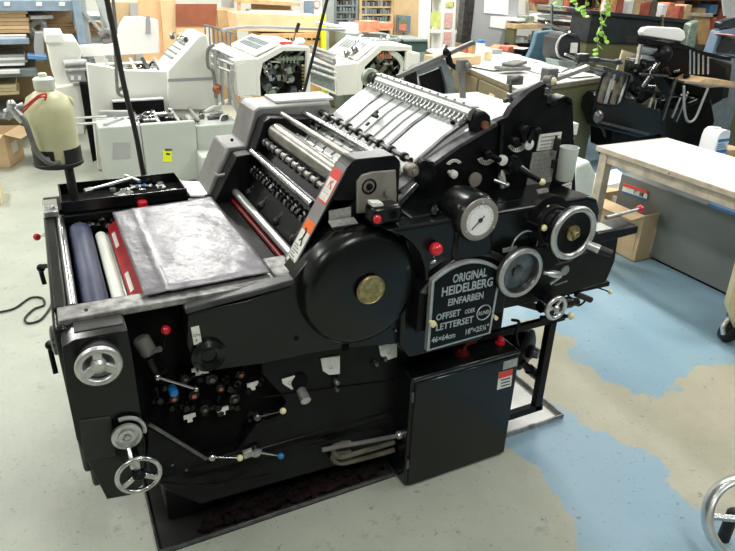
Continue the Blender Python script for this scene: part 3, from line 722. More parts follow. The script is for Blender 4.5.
# ---- far tower cover
pp(MB().prism([(.49,.90),(.585,1.095),(.655,1.095),(.70,1.225),(.725,1.24),(1.02,1.24),(1.02,.90)], 'y', 2.40, 2.60), 'far_tower_cover', 'greyslope', .008, 'far tower cover, grey colour standing in for the light on its slopes')  # brightness of the up-facing slopes is put into this grey
pp(MB().prism([(.50,.90),(.60,1.08),(.665,1.085),(.712,1.20),(.74,1.215),(.90,1.20),(.90,.90)], 'y', 2.315, 2.402), 'far_tower_wall', 'iron', .004)
pp(MB().box(.80,1.05,2.44,2.58,1.24,1.252), 'cover_lid', 'board_steel', .003)
pp(MB().tube([(.53,2.39,1.0),(.535,2.36,1.0),(.56,2.35,1.005)], .006), 'pin', 'greyslope')
pp(MB().cyl(at(232,140,Y=2.39), at(232,140,Y=2.37), .006), 'stud', 'pit')
pp(MB().box(.92,1.12,2.40,2.46,1.05,1.17), 'far_frame', 'iron')
pp(MB().box(1.05,1.80,2.42,2.46,.5,1.12), 'far_feeder_frame', 'iron')
# ---- cylinders, shafts and rods between the towers
def shaft(x, z, y0, y1, r, m, name, rings=0, rr=0, rm='oily', rw=.012, x2=None, z2=None):
    x2 = x if x2 is None else x2; z2 = z if z2 is None else z2
    o = pp(MB().cyl((x,y0,z),(x2,y1,z2), r, n=24), name, m)
    for k in range(rings):
        t = (k+.5)/rings; y = y0+(y1-y0)*t
        MB().lathe((x+(x2-x)*t, y, z+(z2-z)*t), (0,1,0), [(rr*.85,-rw),(rr,-rw*.7),(rr,rw*.7),(rr*.85,rw)], 18).build('collar', rm, o)
    return o
shaft(.588,.940,1.66,2.38,.015,'bright','guide_rod')
shaft(.575,.910,1.66,2.38,.010,'redmetal','red_rod')
shaft(.660,1.092,1.69,2.32,.011,'steel','guide_rod'); shaft(.682,1.085,1.69,2.32,.008,'darksteel','guide_rod')
shaft(.803,1.212,1.69,2.38,.011,'cyl','guide_rod')
shaft(.752,1.165,1.69,2.29,.034,'cyl','transfer_cylinder')
shaft(.712,1.128,1.69,2.32,.011,'cyl','ring_shaft', 11, .017, 'darksteel', .008)
shaft(.680,1.010,1.69,2.32,.014,'oily','gripper_shaft', 14, .024, 'iron', .011)
shaft(.740,.975,1.69,2.32,.050,'iron','gripper_drum', 9, .055, 'iron', .02)
for k in range(16):
    y = 1.72+.038*k; p = Vector((.662,y,1.022)); pp(MB().obox(p, (.040,.020,.020), (0,R_(rnd.uniform(10,50)),0)).cyl(p+Vector((0,-.008,.012)), p+Vector((0,.008,.020)), .007, n=8), 'gripper', 'darksteel' if k % 2 else 'oily', .003)
for y in (1.78, 1.95, 2.12, 2.28):
    pp(MB().bar((.685,y,1.00),(.625,y,.93), .020,.024).sph((.635,y,.945), .020), 'cam_arm', 'oily', .003)
pp(MB().box(.60,.90,1.69,2.38,.86,.93), 'tower_floor', 'pit')
pp(MB().prism([(.60,.90),(.74,1.115),(.80,1.15),(.90,1.04),(.92,.92)], 'y', 1.70, 2.375), 'impression_cylinder', 'iron', .01)
# metal transfer plates
for j, (x0, z0, x1, z1) in enumerate(((.80,1.130,.845,1.150),(.855,1.120,.92,1.165))):
    for k in range(8):
        y = 1.72+.083*k
        pp(MB().plate([(x0,y,z0),(x1,y,z1),(x1,y+.066,z1),(x0,y+.066,z0)], .006), 'guide_plate', 'alu' if j == 0 else 'bright', .002)
for k in range(9):
    y = 1.73+.075*k; pp(MB().lathe((.775,y,1.145), (0,1,0), [(.018,0),(.022,.004),(.022,.020),(.018,.024)], 18).lathe((.775,y,1.145), (0,1,0), [(.008,-.004),(.008,.03)], 10), 'feed_roller', 'darksteel')
shaft(.905,1.205,1.62,2.40,.012,'steel','guide_rod')
o = shaft(.975,1.205,1.66,2.42,.009,'darksteel','grip_shaft', 9, .015, 'oily', .010)
for k in range(8):
    y = 1.76+.082*k; pp(MB().bar((.975,y,1.205),(.935,y,1.172), .014,.010).sph((.935,y,1.172), .011), 'sheet_stop', 'greengear' if k % 2 else 'darksteel')
# near end bracket of those rods
pp(MB().px([(414,170),(424,160),(434,162),(437,178),(430,188),(420,190),(417,182)], 1.635, .03), 'rod_bracket', 'enamel', .006)
c = at(415,172,Y=1.62); pp(MB().lathe(c+Vector((0,.04,0)), YF, [(.021,0),(.021,.03),(.016,.034),(.008,.034),(.008,.042)], 20), 'rod_cap', 'beige')
c = at(424,165,Y=1.62); pp(MB().cyl(c+Vector((0,.02,0)), c, .014, n=14), 'rod_cap', 'iron')
pp(MB().bar(at(394,206,Y=1.64), at(416,183,Y=1.64), .020,.026, up=(0,1,0)), 'damper_tube', 'steel', .004)
pp(MB().lathe(at(389,209,Y=1.62), (1,0,1), [(.022,0),(.026,.01),(.022,.03)], 16), 'damper_end', 'iron')
# ---- feedboard
prof = [(.935,1.085),(.965,1.130),(1.03,1.185),(1.12,1.250),(1.205,1.298)]
fb = MB(); 
fb.prism(prof + [(x+.006, z-.012) for x, z in prof[::-1]], 'y', 1.695, 2.42)
pp(fb, 'feedboard', 'board_steel', 0, 'bright steel feedboard')
def on_board(y0, y1, h, m, nm, a=0, b_=5):
    q = prof[a:b_]; pp(MB().prism([(x-.003, z+h) for x, z in q] + [(x, z) for x, z in q[::-1]], 'y', y0, y1), nm, m)
on_board(1.90,1.918,.004,'darksteel','feed_tape'); on_board(2.26,2.275,.004,'darksteel','feed_tape')
for y in (1.97,2.03,2.10,2.17): on_board(y,y+.006,.003,'greypart','feed_tape')
on_board(1.695,1.71,.010,'darksteel','board_edge')
on_board(1.71,1.89,.002,'board_steel','board_panel')
p = at(387,107,Y=2.1)
pp(MB().obox((1.085,2.13,1.245), (.03,.012,.012), (0,-.6,.3)).obox((1.075,2.11,1.243), (.012,.03,.014), (0,-.6,.2)).obox((1.05,2.12,1.212), (.018,.012,.008), (0,-.6,.1)), 'sheet_sensor', 'ink', .002)
pp(MB().obox((1.165,1.73,1.292), (.012,.012,.010)), 'stud', 'pit')
# comb of feed wheels at the head of the board
cb = shaft(1.205,1.325,1.68,2.40,.020,'bright','feed_roller_shaft')
pp(MB().prism([(1.195,1.352),(1.225,1.352),(1.228,1.345),(1.20,1.340)], 'y', 1.68, 2.36), 'comb_bar', 'board_steel', .002)
for k in range(26):
    y = 1.70+.0265*k
    pp(MB().bar((1.205,y,1.345),(1.178,y,1.306), .006,.009).cyl((1.172,y-.006,1.302),(1.172,y+.006,1.302), .009, n=10), 'comb_finger', 'alu')
    if k % 2: pp(MB().cyl((1.198,y,1.352),(1.198,y,1.357), .004, n=8), 'comb_screw', 'beige')
pp(MB().lathe((1.205,2.40,1.325), (0,1,0), [(.030,0),(.038,.006),(.038,.03),(.028,.045)], 20), 'shaft_end', 'greengear')
pp(MB().cyl((1.205,2.35,1.325),(1.205,2.40,1.325), .026), 'shaft_gear', 'oily')
c = at(480,122,Y=1.67); pp(MB().prism([(c.x-.025,c.z+.03),(c.x+.005,c.z+.038),(c.x+.03,c.z+.02),(c.x+.04,c.z-.03),(c.x-.02,c.z-.045),(c.x-.03,c.z)], 'y', 1.655, 1.70), 'shaft_bracket', 'iron', .008)
pp(MB().cyl(c+Vector((.005,-.012,-.005)), c+Vector((.005,-.025,-.005)), .013), 'shaft_cap', 'copper')
# ---- feeder: pile support and frames
pp(MB().box(1.36,1.86,1.72,2.40,.55,.94), 'pile_table', 'iron', .004)
pp(MB().px([(404,80),(412,68),(441,56),(447,62),(454,78),(455,97),(448,97),(446,84),(441,66),(418,75),(414,98),(404,95)], 2.50, .03), 'far_feeder_bracket', 'shelfgrey', .003)
pp(MB().px([(406,72),(416,68),(420,97),(408,97)], 2.47, .03).px([(420,76),(441,68),(447,95),(424,97)], 2.52, .02), 'far_side_plate', 'iron', .003)
pp(MB().bar(at(397,77,Y=2.45), at(474,42,Y=2.45), .018,.020, up=(0,1,0)), 'feeder_bar', 'hose', .003)
pp(MB().bar(at(447,52,Y=2.45), at(450,64,Y=2.45), .022,.02).bar(at(450,64,Y=2.45), at(462,72,Y=2.45), .012,.02).sph(at(446,52,Y=2.44), .016), 'bar_clamp', 'iron')
pp(MB().cyl(at(461,68,Y=2.3), at(463,100,Y=2.3), .014).obox(at(462,66,Y=2.3), (.045,.03,.05)).sph(at(468,66,Y=2.28), .016), 'suction_post', 'hose', .003)
pp(MB().cyl(at(444,50,Y=2.45), at(446,45,Y=2.45), .01), 'clamp_bolt', 'steel')
nb0 = at(508,96,Y=1.75); nb1 = at(588,67,Y=1.75)
pp(MB().bar(nb0, nb1, .018,.020, up=(0,1,0)), 'feeder_bar', 'alu', .003)
pp(MB().bar(nb0+Vector((0,.02,-.02)), at(549,92,Y=1.77), .014,.014, up=(0,1,0)), 'feeder_bar', 'hose', .003)
pp(MB().cyl(at(510,78,Y=1.75), at(511,103,Y=1.75), .006).obox(at(515,80,Y=1.75), (.05,.03,.03)).cyl(at(511,80,Y=1.74), at(521,77,Y=1.72), .008), 'suction_post', 'hose', .003)
pp(MB().obox(at(549,77,Y=1.75), (.045,.04,.06)).cyl(at(549,70,Y=1.75), at(549,92,Y=1.75), .010).cyl(at(545,80,Y=1.73), at(553,80,Y=1.70), .016), 'bar_clamp', 'hose', .003)
pp(MB().sph(at(553,81,Y=1.70), .013), 'clamp_knob', 'cream')
pp(MB().px([(519,98),(546,86),(547,91),(521,103)], 1.69, .04), 'frame_cap', 'darksteel', .002)
pp(MB().obox(at(544,91,Y=1.66), (.02,.03,.02)), 'stud', 'steel')
pp(MB().cyl(at(577,57,Y=1.75), at(622,63,Y=1.75), .007).cyl(at(586,67,Y=1.75), at(604,72,Y=1.75), .005).obox(at(582,58,Y=1.75), (.05,.025,.03)).obox(at(595,60,Y=1.75), (.03,.02,.02)).obox(at(617,62,Y=1.75),(.02,.02,.02)), 'register_arm', 'darksteel', .003)
pp(MB().tube([at(x,y,Y=1.75) for x,y in ((586,58),(575,66),(560,72),(548,70))], .004).cyl(at(565,54,Y=1.75), at(580,60,Y=1.75), .004), 'register_linkage', 'steel')
# ---- blower behind the cabinet
c = at(526,350,Y=1.69)
bl_ = pp(MB().lathe(c, (.5,-1,0), [(.05,-.06),(.085,-.05),(.09,0),(.07,.012),(.03,.016),(.03,.03)], 36), 'blower', 'iron')
MB().lathe(c+Vector((.02,-.03,0)), (.5,-1,0), [(.025,0),(.02,.02)], 14).build('blower_hub', 'darksteel', bl_)
pp(MB().cyl(c+Vector((-.03,.05,0)), c+Vector((-.12,.14,0)), .055, n=28), 'blower_motor', 'oily')
pp(MB().cyl(at(529,369,Y=1.64), at(538,376,Y=1.64), .022, n=18).cyl(at(522,362,Y=1.66), at(530,370,Y=1.64), .016), 'filter', 'oily')

# ====================================================== THINGS ON THE PRESS
# plastic sheet lying on the delivery table
bm_ = MB(); nx, ny = 40, 60; g_ = []
C00 = Vector((.141,1.612,.93)); C10 = Vector((.500,1.622,.93)); C11 = Vector((.495,2.325,.93)); C01 = Vector((.134,2.29,.93))
for j in range(ny+1):
    row = []
    for i in range(nx+1):
        u, v = i/nx, j/ny; p = (C00.lerp(C10,u)).lerp(C01.lerp(C11,u), v)
        z = .0009*math.sin(9*u+5*v)*math.sin(7*v+3*u)+.0012*abs(math.sin(5*u-4*v+1))**8+.0012*abs(math.sin(3.3*u+6*v))**14+.003*math.exp(-((u-.17-.03*v)/.02)**2)
        if v < .03: z -= .004
        row.append(bm_.V((p.x, p.y, p.z+.001+max(-.003, z))))
    g_.append(row)
for j in range(ny):
    for i in range(nx): bm_.F([g_[j][i], g_[j][i+1], g_[j+1][i+1], g_[j+1][i]])
sh = solo(bm_, 'plastic_sheet', 'film', 'creased shiny grey plastic sheet lying on the table at the left of the black press', 'plastic sheet')
sm = sh.modifiers.new('solid', 'SOLIDIFY'); sm.thickness = .002
p = at(140,193,Z=.95); p = Vector((p.x, 2.352, .912))
t = thing('red_stopper', 'small red plastic screw cap in front of the black tool tray', 'cap', p)
CP = at(141,203,Z=.914); CP.y = min(CP.y, 2.352)
MB().lathe(CP, (0,0,1), [(.016,0),(.017,.002),(.017,.020),(.014,.024)], 24).build('shell', 'red', t)
mb = MB()
c = CP
for k in range(20): mb.cyl(c+Vector((.017*math.cos(k*.314),.017*math.sin(k*.314),.002)), c+Vector((.017*math.cos(k*.314),.017*math.sin(k*.314),.02)), .0012, n=5)
mb.build('ribs', 'red', t)
# black tool tray
t = thing('tool_tray', 'black rectangular tool tray full of small parts on the back left edge of the press', 'tray', (.19,2.49,.912))
MB().box(-.025,.415,2.375,2.60,.913,.918).build('tray_floor', 'pit', t)
MB().box(-.025,.415,2.375,2.381,.913,.958).box(-.025,.415,2.594,2.60,.913,.958).box(-.025,-.019,2.381,2.594,.913,.958).box(.409,.415,2.381,2.594,.913,.958).build('tray_rim', 'enamel', t, .001)
t = thing('box_wrench', 'silver T-handled socket wrench lying across the left half of the black tool tray', 'wrench', (.1,2.46,.94))
a = at(92,189,Z=.962); b_ = at(132,178,Z=.968)
MB().cyl(a, b_, .006, n=10).cyl(a, a+(a-b_).normalized()*.03, .009, n=6).build('shaft', 'bright', t)
d_ = (b_-a).normalized(); n_ = Vector((-d_.y, d_.x, 0)); MB().cyl(b_+n_*.05, b_-n_*.055, .006, n=10).build('cross_handle', 'bright', t)
small = [('bolt','steel'),('bolt','bright'),('washer','labelgrey'),('nut','steel'),('nut','bright'),('paper_scrap','paper'),('bolt','alu'),('washer','alu')]
for k in range(22):
    x = rnd.uniform(.16,.39); y = rnd.uniform(2.40,2.57); z = .919; kind = ('bolt','nut','washer')[k % 3]; mb = MB(); a = rnd.uniform(0,3.1)
    m_ = ('bright','alu','label','bluek','steel','labelgrey')[k % 6 if k % 6 != 3 or k < 8 else 0]
    if kind == 'bolt': mb.cyl((x,y,z+.008),(x+.03*math.cos(a),y+.03*math.sin(a),z+.008), .004, n=8).cyl((x,y,z+.008),(x-.008*math.cos(a),y-.008*math.sin(a),z+.008), .008, n=6)
    elif kind == 'nut': mb.lathe((x,y,z), (0,0,1), [(.012,0),(.012,.012),(.006,.012),(.006,.002)], 6)
    else: mb.lathe((x,y,z), (0,0,1), [(.016,0),(.016,.004),(.006,.004),(.006,.001)], 18)
    solo(mb, kind, m_, 'small loose metal %s among the parts in the right half of the black tool tray' % kind, kind, 'loose %ss in the tool tray' % kind if kind != 'washer' else 'loose washers in the tool tray')
# fountain bottle on a post
t = thing('solution_bottle', 'yellowed translucent plastic bottle upside a black post at the back left corner of the press', 'bottle', (-.01,2.5,.98))
t['label'] = 'yellowed translucent plastic jug in a black cup on the back left corner of the press'
B0 = at(59,162,Y=2.5); B0.z += .004; zt = at(41,78,Y=2.5).z
H_ = zt-B0.z
MB().lathe(B0, (0,0,1), [(.070,0),(.076,.008),(.077,.05),(.079,.16),(.078,H_*.66),(.066,H_*.78),(.040,H_*.84),(.030,H_*.86),(.030,H_*.88)], 40).build('bottle_body', 'bottle', t)
n_ = Vector(B0)+Vector((0,0,H_*.87))
MB().lathe(n_, (0,0,1), [(.032,0),(.034,.004),(.034,.034),(.028,.040),(.014,.042),(.014,.052),(.010,.055)], 30).build('cap', 'milky', t)
MB().torus(n_+Vector((.060,0,-.048)), (0,1,0), .016, .008, 20, 8).build('handle', 'bottle', t)
MB().lathe(B0+Vector((0,0,-.012)), (0,0,1), [(.079,0),(.083,.003),(.083,.014),(.081,.016)], 40).build('cup_base', 'rubber', t)
cm = MB()
for a0, a1 in ((-75,-5),(150,262)):
    P = [(B0.x+.081*math.cos(R_(a)), B0.y+.081*math.sin(R_(a))) for a in range(a0, a1+1, 7)]; Q = [(B0.x+.0785*math.cos(R_(a)), B0.y+.0785*math.sin(R_(a))) for a in range(a1, a0-1, -7)]
    cm.prism(P+Q, 'z', B0.z, B0.z+.055)
cm.build('cup_wall', 'rubber', t)
MB().cyl((B0.x+.028,B0.y,.912),(B0.x+.028,B0.y,B0.z-.012), .016).build('post', 'rubber', t)
tp = at(15,112,Y=2.42)
MB().tube([tp, at(24,120,Y=2.41), at(30,135,Y=2.41), at(37,152,Y=2.415), at(50,163,Y=2.42), at(60,162,Y=2.43)], .0095).build('hose', 'hose', t)
o = MB().cyl(tp+Vector((-.01,0,.02)), tp+Vector((.02,0,-.03)), .016).cyl(tp+Vector((-.03,0,.0)), tp+Vector((.03,0,.02)), .010).sph(tp+Vector((-.005,-.02,.03)), .014).cyl(tp+Vector((-.03,0,-.02)), tp+Vector((.0,0,.03)), .012).build('valve', 'bright', t)
MB().tube([tp+Vector((.01,0,.0)), at(28,104,Y=2.42), at(38,96,Y=2.42), at(46,94,Y=2.44), at(45,100,Y=2.43)], .0035).tube([tp+Vector((.015,0,-.01)), at(27,108,Y=2.42), at(38,98,Y=2.42), at(47,97,Y=2.43)], .003).build('red_tube', 'tube_red', t)
c = B0+Vector((-.035,-.082,.030)); MB().cyl(c+Vector((0,.004,0)), c, .010).build('drain_plug', 'labelgrey', t)
MB().box(-.085,-.035,2.36,2.50,.913,.935).cyl((-.06,2.40,.935),(-.06,2.40,.945), .014).build('clamp_foot', 'bright', t, .003)
solo(MB().prism([(.430,2.40),(.48,2.385),(.497,2.40),(.50,2.56),(.43,2.60)], 'z', .913, .920), 'paper_pad', 'paper', 'white paper pad on the far ledge between the tool tray and the grey press cover', 'paper')
# cup hanging on the feeder side
c = at(564,180,Y=1.60)
t = thing('plastic_cup', 'pale green plastic cup holder hanging on the right end of the black press', 'cup', c)
MB().lathe(c, (0,0,1), [(.026,0),(.029,.004),(.032,.112),(.0335,.116),(.030,.116),(.026,.010)], 32).build('cup_body', 'cupgreen', t)
MB().bar(c+Vector((-.03,.03,.12)), c+Vector((-.035,.035,.150)), .016,.008).bar(c+Vector((-.03,.03,.10)), c+Vector((-.03,.03,.14)), .016,.02).build('clip', 'rubber', t, .002)
MB().box(c.x-.02,c.x+.02,c.y+.030,c.y+.060,c.z+.03,c.z+.06).build('bracket', 'rubber', t)
# paper pile in the feeder
t = thing('paper_pile', 'stack of white printing paper loaded in the feeder behind the feedboard', 'paper stack', (1.6,2.07,.945))
MB().box(1.37,1.70,1.73,2.38,.945,1.20).build('lower_sheets', 'paper', t, .002)
MB().prism([(1.44,1.75),(1.73,1.75),(1.73,2.40),(1.44,2.40)], 'z', 1.202, 1.245).build('upper_sheets', 'paper', t, .002)
# drip trays
def tray(x0, x1, y0, y1, m, label, h=.03, rm='rail'):
    t = thing('drip_tray', label, 'drip tray', ((x0+x1)/2, (y0+y1)/2, 0), None)
    MB().box(x0,x1,y0,y1,.001,.006).build('tray_floor', m, t)
    MB().box(x0,x1,y0,y0+.008,.006,h).box(x0,x1,y1-.008,y1,.006,h).box(x0,x0+.008,y0+.008,y1-.008,.006,h).box(x1-.008,x1,y0+.008,y1-.008,.006,h).build('tray_rim', rm, t, .001)
tray(.068,.94,1.575,2.42,'traydark','flat dark drip tray on the floor under the left of the black press', .022, 'darksteel')
tray(1.42,1.765,1.575,1.95,'traywhite','small white drip tray on the floor under the right end of the black press')
# rags under the press
rg = MB()
for k in range(150):
    x = .24+.0045*k+rnd.uniform(-.01,.01); y = rnd.uniform(1.595,1.66)
    rg.sph((x,y,.022+rnd.uniform(0,.012)), rnd.uniform(.010,.020), 8, (rnd.uniform(.6,1.8), rnd.uniform(.5,1.3), rnd.uniform(.5,1.2)))
solo(rg, 'rag_pile', 'rag', 'dark brown crumpled rags bunched along the front edge of the drip tray', 'rags', kind='stuff')

# ============================================================ RIGHT FOREGROUND
t = thing('work_table', 'white topped wooden table at the right above a grey cabinet', 'table', (3.3,2.3,0))
T0 = at(601,147,Z=.75); T1 = at(665,137,Z=.75); x0, x1, y1_ = T0.x, T1.x, T0.y+.02
MB().box(x0,x1,.9,y1_,.728,.75).build('table_top', 'tabletop', t, .002)
MB().box(x0-.012,x0,.9,y1_+.01,.722,.752).box(x0,x1,y1_,y1_+.012,.722,.752).box(x0+.02,x0+.045,.95,y1_-.02,.655,.728).box(x0+.02,x1-.02,y1_-.045,y1_-.02,.655,.728).build('wooden_edge', 'tablewood', t, .002)
for yy in (y1_-.07, 1.0):
    MB().box(x0+.012,x0+.072,yy,yy+.06,0,.728).build('leg', 'tablewood', t, .003)
    MB().box(x1-.055,x1-.005,yy,yy+.06,0,.728).build('leg', 'tablewood', t, .003)
MB().cyl((x0-.013,2.35,.737),(x0-.018,2.35,.737), .004).build('screw', 'darksteel', t)
G0 = at(655,262,Z=0)
t = thing('storage_cabinet', 'long plain grey cabinet under the white topped table', 'cabinet', (3.7,2.0,0))
gx = 3.48; gy = at(622,172,X=gx).y; gz = .49
MB().box(gx,gx+.15,.9,gy,0.02,gz).build('carcass', 'greycab', t, .004)
MB().box(gx+.02,gx+.13,.92,gy-.02,0,.02).build('plinth', 'pit', t)
MB().box(gx-.004,gx,.95,1.9,.05,gz-.03).build('side_panel', 'greycab', t)
a = [at(x,y,X=gx-.006) for x,y in ((624,183),(648,191),(647,200),(622,192))]
lb = MB().plate(a, .003).build('sign_sticker', 'label', t)
mb = MB().plate([a[0]+Vector((-.001,0,0)), a[1]+Vector((-.001,0,0)), a[1].lerp(a[2],.3)+Vector((-.001,0,0)), a[0].lerp(a[3],.3)+Vector((-.001,0,0))], .006); mb.build('red_band', 'labelred', lb)
mb = MB().plate([a[3].lerp(a[0],.14)+Vector((-.001,0,0)), a[2].lerp(a[1],.14)+Vector((-.001,0,0)), a[2]+Vector((-.001,0,0)), a[3]+Vector((-.001,0,0))], .006); mb.build('blue_band', 'bluelabel', lb)
o_ = (a[3].lerp(a[2],.5)).lerp(a[0].lerp(a[1],.5), .22)
mb = MB(); ux = a[1]-a[0]; uz = (a[0]-a[3])
for f0, f1 in ((-.38,-.30),(-.28,-.22),(-.20,-.12),(-.05,.01),(.03,.09),(.20,.26),(.28,.36)):
    q_ = o_+Vector((-.003,0,0)); mb.plate([q_+ux*f0, q_+ux*f1, q_+ux*f1+uz*.42, q_+ux*f0+uz*.42], .001)
mb.build('lettering', 'ink', lb)
solo(MB().box(gx-.01,x1-.05,1.2,2.35,.491,.507), 'blue_board', 'bluesheet', 'thin blue board lying on the grey cabinet under the table', 'board')
# cardboard box in front of the cabinet
def carton(name, label, c0, w, d, h, rot, m='carton', flaps=(1,1,1,1), tape=None, flapang=35):
    t = thing(name, label, 'box', c0); M = Matrix.Rotation(rot, 3, 'Z'); c0 = Vector(c0)
    P = lambda x, y, z: c0 + M @ Vector((x, y, z))
    def bx(x0, x1, y0, y1, z0, z1): return [P(*q) for q in ((x0,y0,z0),(x1,y0,z0),(x1,y1,z0),(x0,y1,z0),(x0,y0,z1),(x1,y0,z1),(x1,y1,z1),(x0,y1,z1))]
    e = .005
    mb = MB()
    for q in ((-w/2,w/2,-d/2,-d/2+e,0,h),(-w/2,w/2,d/2-e,d/2,0,h),(-w/2,-w/2+e,-d/2+e,d/2-e,0,h),(w/2-e,w/2,-d/2+e,d/2-e,0,h),(-w/2,w/2,-d/2,d/2,0,e)): mb.hexa(bx(*q))
    mb.build('box_walls', m, t)
    L = min(w,d)*.42; a = R_(flapang); dx, dz = L*math.cos(a), L*math.sin(a)
    for k, on in enumerate(flaps):
        if not on: continue
        s_ = -1 if k % 2 == 0 else 1
        if k < 2: q = [P(-w/2,s_*d/2,h), P(w/2,s_*d/2,h), P(w/2,s_*(d/2+dx),h+dz), P(-w/2,s_*(d/2+dx),h+dz)]
        else: q = [P(s_*w/2,-d/2,h), P(s_*w/2,d/2,h), P(s_*(w/2+dx),d/2,h+dz), P(s_*(w/2+dx),-d/2,h+dz)]
        MB().plate(q, .004).build('flap', m, t)
    return t, P
bc = at(596,238,Z=0); bd = at(635,267,Z=0)
t, P = carton('cardboard_box', 'open brown cardboard box with a white shipping label standing against the grey cabinet', ((bc.x+bd.x)/2+.13,(bc.y+bd.y)/2+.05,.0), .27, .46, .33, R_(0), flaps=(0,1,1,0), flapang=-8)
mb = MB()
MB().plate([P(-.137,-.20,.20), P(-.137,-.04,.20), P(-.137,-.04,.07), P(-.137,-.20,.07)][::-1], .002).build('box_side_mark', 'carton', t)
lb = MB().plate([P(.0,-.2325,.05), P(.10,-.2325,.05), P(.10,-.2325,.22), P(.0,-.2325,.22)], .002).build('shipping_label', 'label', t)
mb = MB()
for k in range(3): mb.plate([P(.012+.03*k,-.2335,.06), P(.032+.03*k,-.2335,.06), P(.032+.03*k,-.2335,.15), P(.012+.03*k,-.2335,.15)], .001)
mb.build('print', 'inkgrey', lb)
t, P = carton('cardboard_box', 'white open carton on the floor behind the table leg beyond the cardboard box', (3.75,3.15,.0), .45, .35, .30, R_(8), m='whiteboard', flaps=(0,1,0,0), flapang=20)
# cream cart edge with a castor
t = thing('wooden_cart', 'pale wooden cart corner on a black castor at the right edge of the picture', 'cart', (3.25,1.5,0))
cp = at(727,330,Z=.065)
e0 = at(729,312,Y=cp.y-.03)
MB().px([(729,305),(741,262),(760,262),(760,340),(738,330)], cp.y-.06, .03).build('end_board', 'palewood', t, .003)
MB().box(cp.x+.03,cp.x+.38,cp.y-.5,cp.y-.06,e0.z,e0.z+.03).build('deck', 'wood', t, .003)
w_ = MB().lathe(cp+Vector((-.0,-.03,0)), (.25,1,0), [(.055,0),(.064,.006),(.064,.030),(.055,.036)], 30).build('castor_wheel', 'rubber', t)
MB().lathe(cp+Vector((-.002,-.036,0)), (.25,1,0), [(.03,0),(.034,.003),(.034,.006)], 24).build('wheel_hub', 'rubber', w_)
MB().tube([cp+Vector((-.055,-.02,.0)), cp+Vector((-.06,-.01,.04)), cp+Vector((-.02,0,.07)), cp+Vector((.03,0,.08))], .012).build('castor_fork', 'bright', t)
MB().box(cp.x,cp.x+.08,cp.y-.03,cp.y+.03,cp.z+.07,e0.z).build('castor_plate', 'darksteel', t)
# chrome ring of a chair base in the corner
t = thing('chrome_wheel', 'chrome rimmed handwheel of another machine cut off at the bottom right corner', 'handwheel', at(752,560,Z=0))
cc = at(749,520,Z=.18)
AXW = Vector((-.40,-.65,.50)).normalized()
MB().torus(cc, AXW, .130, .016, 48, 12, 2.0).build('rim', 'bright', t)
MB().lathe(cc, AXW, [(.02,-.02),(.025,0),(.02,.02)], 20).build('hub', 'rubber', t)
ax_, u_, v_ = basis(AXW); mb = MB()
for k in range(3):
    d_ = u_*math.cos(k*2.1)+v_*math.sin(k*2.1); mb.bar(cc, cc+d_*.115, .02,.012)
mb.build('spokes', 'steel', t)
MB().cyl(cc, cc-AXW*.10, .018).cyl(cc-AXW*.10, Vector(((cc-AXW*.10).x,(cc-AXW*.10).y,0.0)), .02).build('stand', 'rubber', t)
# cables
def cable(pts, r, name, m, label, cat='cable'):
    return solo(MB().tube(pts, r, 8), name, m, label, cat)
q = [at(107,0,Y=2.85), at(116,45,Y=2.85), at(125,90,Y=2.85), at(135,130,Y=2.85), at(143,172,Y=2.85)]
q = [Vector((q[0].x-.12,2.85,3.2)), Vector((q[0].x-.06,2.85,2.3))] + q + [Vector((q[-1].x+.02,2.83,.4)), Vector((q[-1].x+.03,2.80,.012)), Vector((q[-1].x+.3,2.85,.012))]
cable(q, .011, 'power_cable', 'rubber', 'thick black power cable hanging from the ceiling behind the tool tray')
q0 = at(327,0,Y=2.9); q1 = at(305,88,Y=2.9); d_ = (q0-q1)
cable([q0+d_*4.45, q0+d_, q0, q1, q1-d_*1.5, q1-d_*3.45], .008, 'power_cable', 'rubber', 'thinner slanting black cord hanging in front of the two open white presses')
q = [at(x,y,Z=.008) for x,y in ((-30,318),(0,312),(15,308),(30,298),(42,298),(44,305),(34,309),(25,318),(28,323),(40,320),(50,308),(52,300))]
cable(q, .006, 'floor_cable', 'rubber', 'thin black cable looping on the grey floor left of the press')
q = [at(x,y,Y=5.2) for x,y in ((110,-30),(113,0),(115,40),(117,85),(119,94),(125,96),(127,91),(122,88),(118,92))]
q[0].z = 3.2
cable(q, .012, 'cord', 'hose', 'thin grey cord ending in a small loop in front of the pale press')

# =============================================================== BACKGROUND
def pxs(pts, Y, d, name, m, par, bev=0.):
    return MB().px(pts, Y, d).build(name, m, par, bev)
def clutter(par, x0, x1, y0, y1, z, n, mats=('darksteel','iron','steel','alu'), hmax=.06, seed=1):
    r = random.Random(seed); nm = ('roller','gear','pipe','bracket')
    for k in range(n):
        x, y = r.uniform(x0,x1), r.uniform(y0,y1); t_ = nm[k % 4]; mb = MB(); s_ = r.uniform(.5,1)
        if t_ == 'roller': mb.cyl((x,y,z+.02),(min(x1,x+.18*s_),y,z+.02), .018, n=10)
        elif t_ == 'gear': mb.lathe((x,y,z+.02), (r.uniform(-.3,.3),1,0), [(.03*s_,0),(.035*s_,.01),(.03*s_,.02)], 12)
        elif t_ == 'pipe': mb.tube([(x,y,z),(x+.02,y,z+hmax*s_),(x+.08*s_,y+.03,z+hmax*s_)], .007, 6, 3)
        else: mb.obox((x,y,z+.02), (.05*s_,.03,.04), (0,0,r.uniform(0,3)))
        mb.build(t_, mats[r.randrange(len(mats))], par)

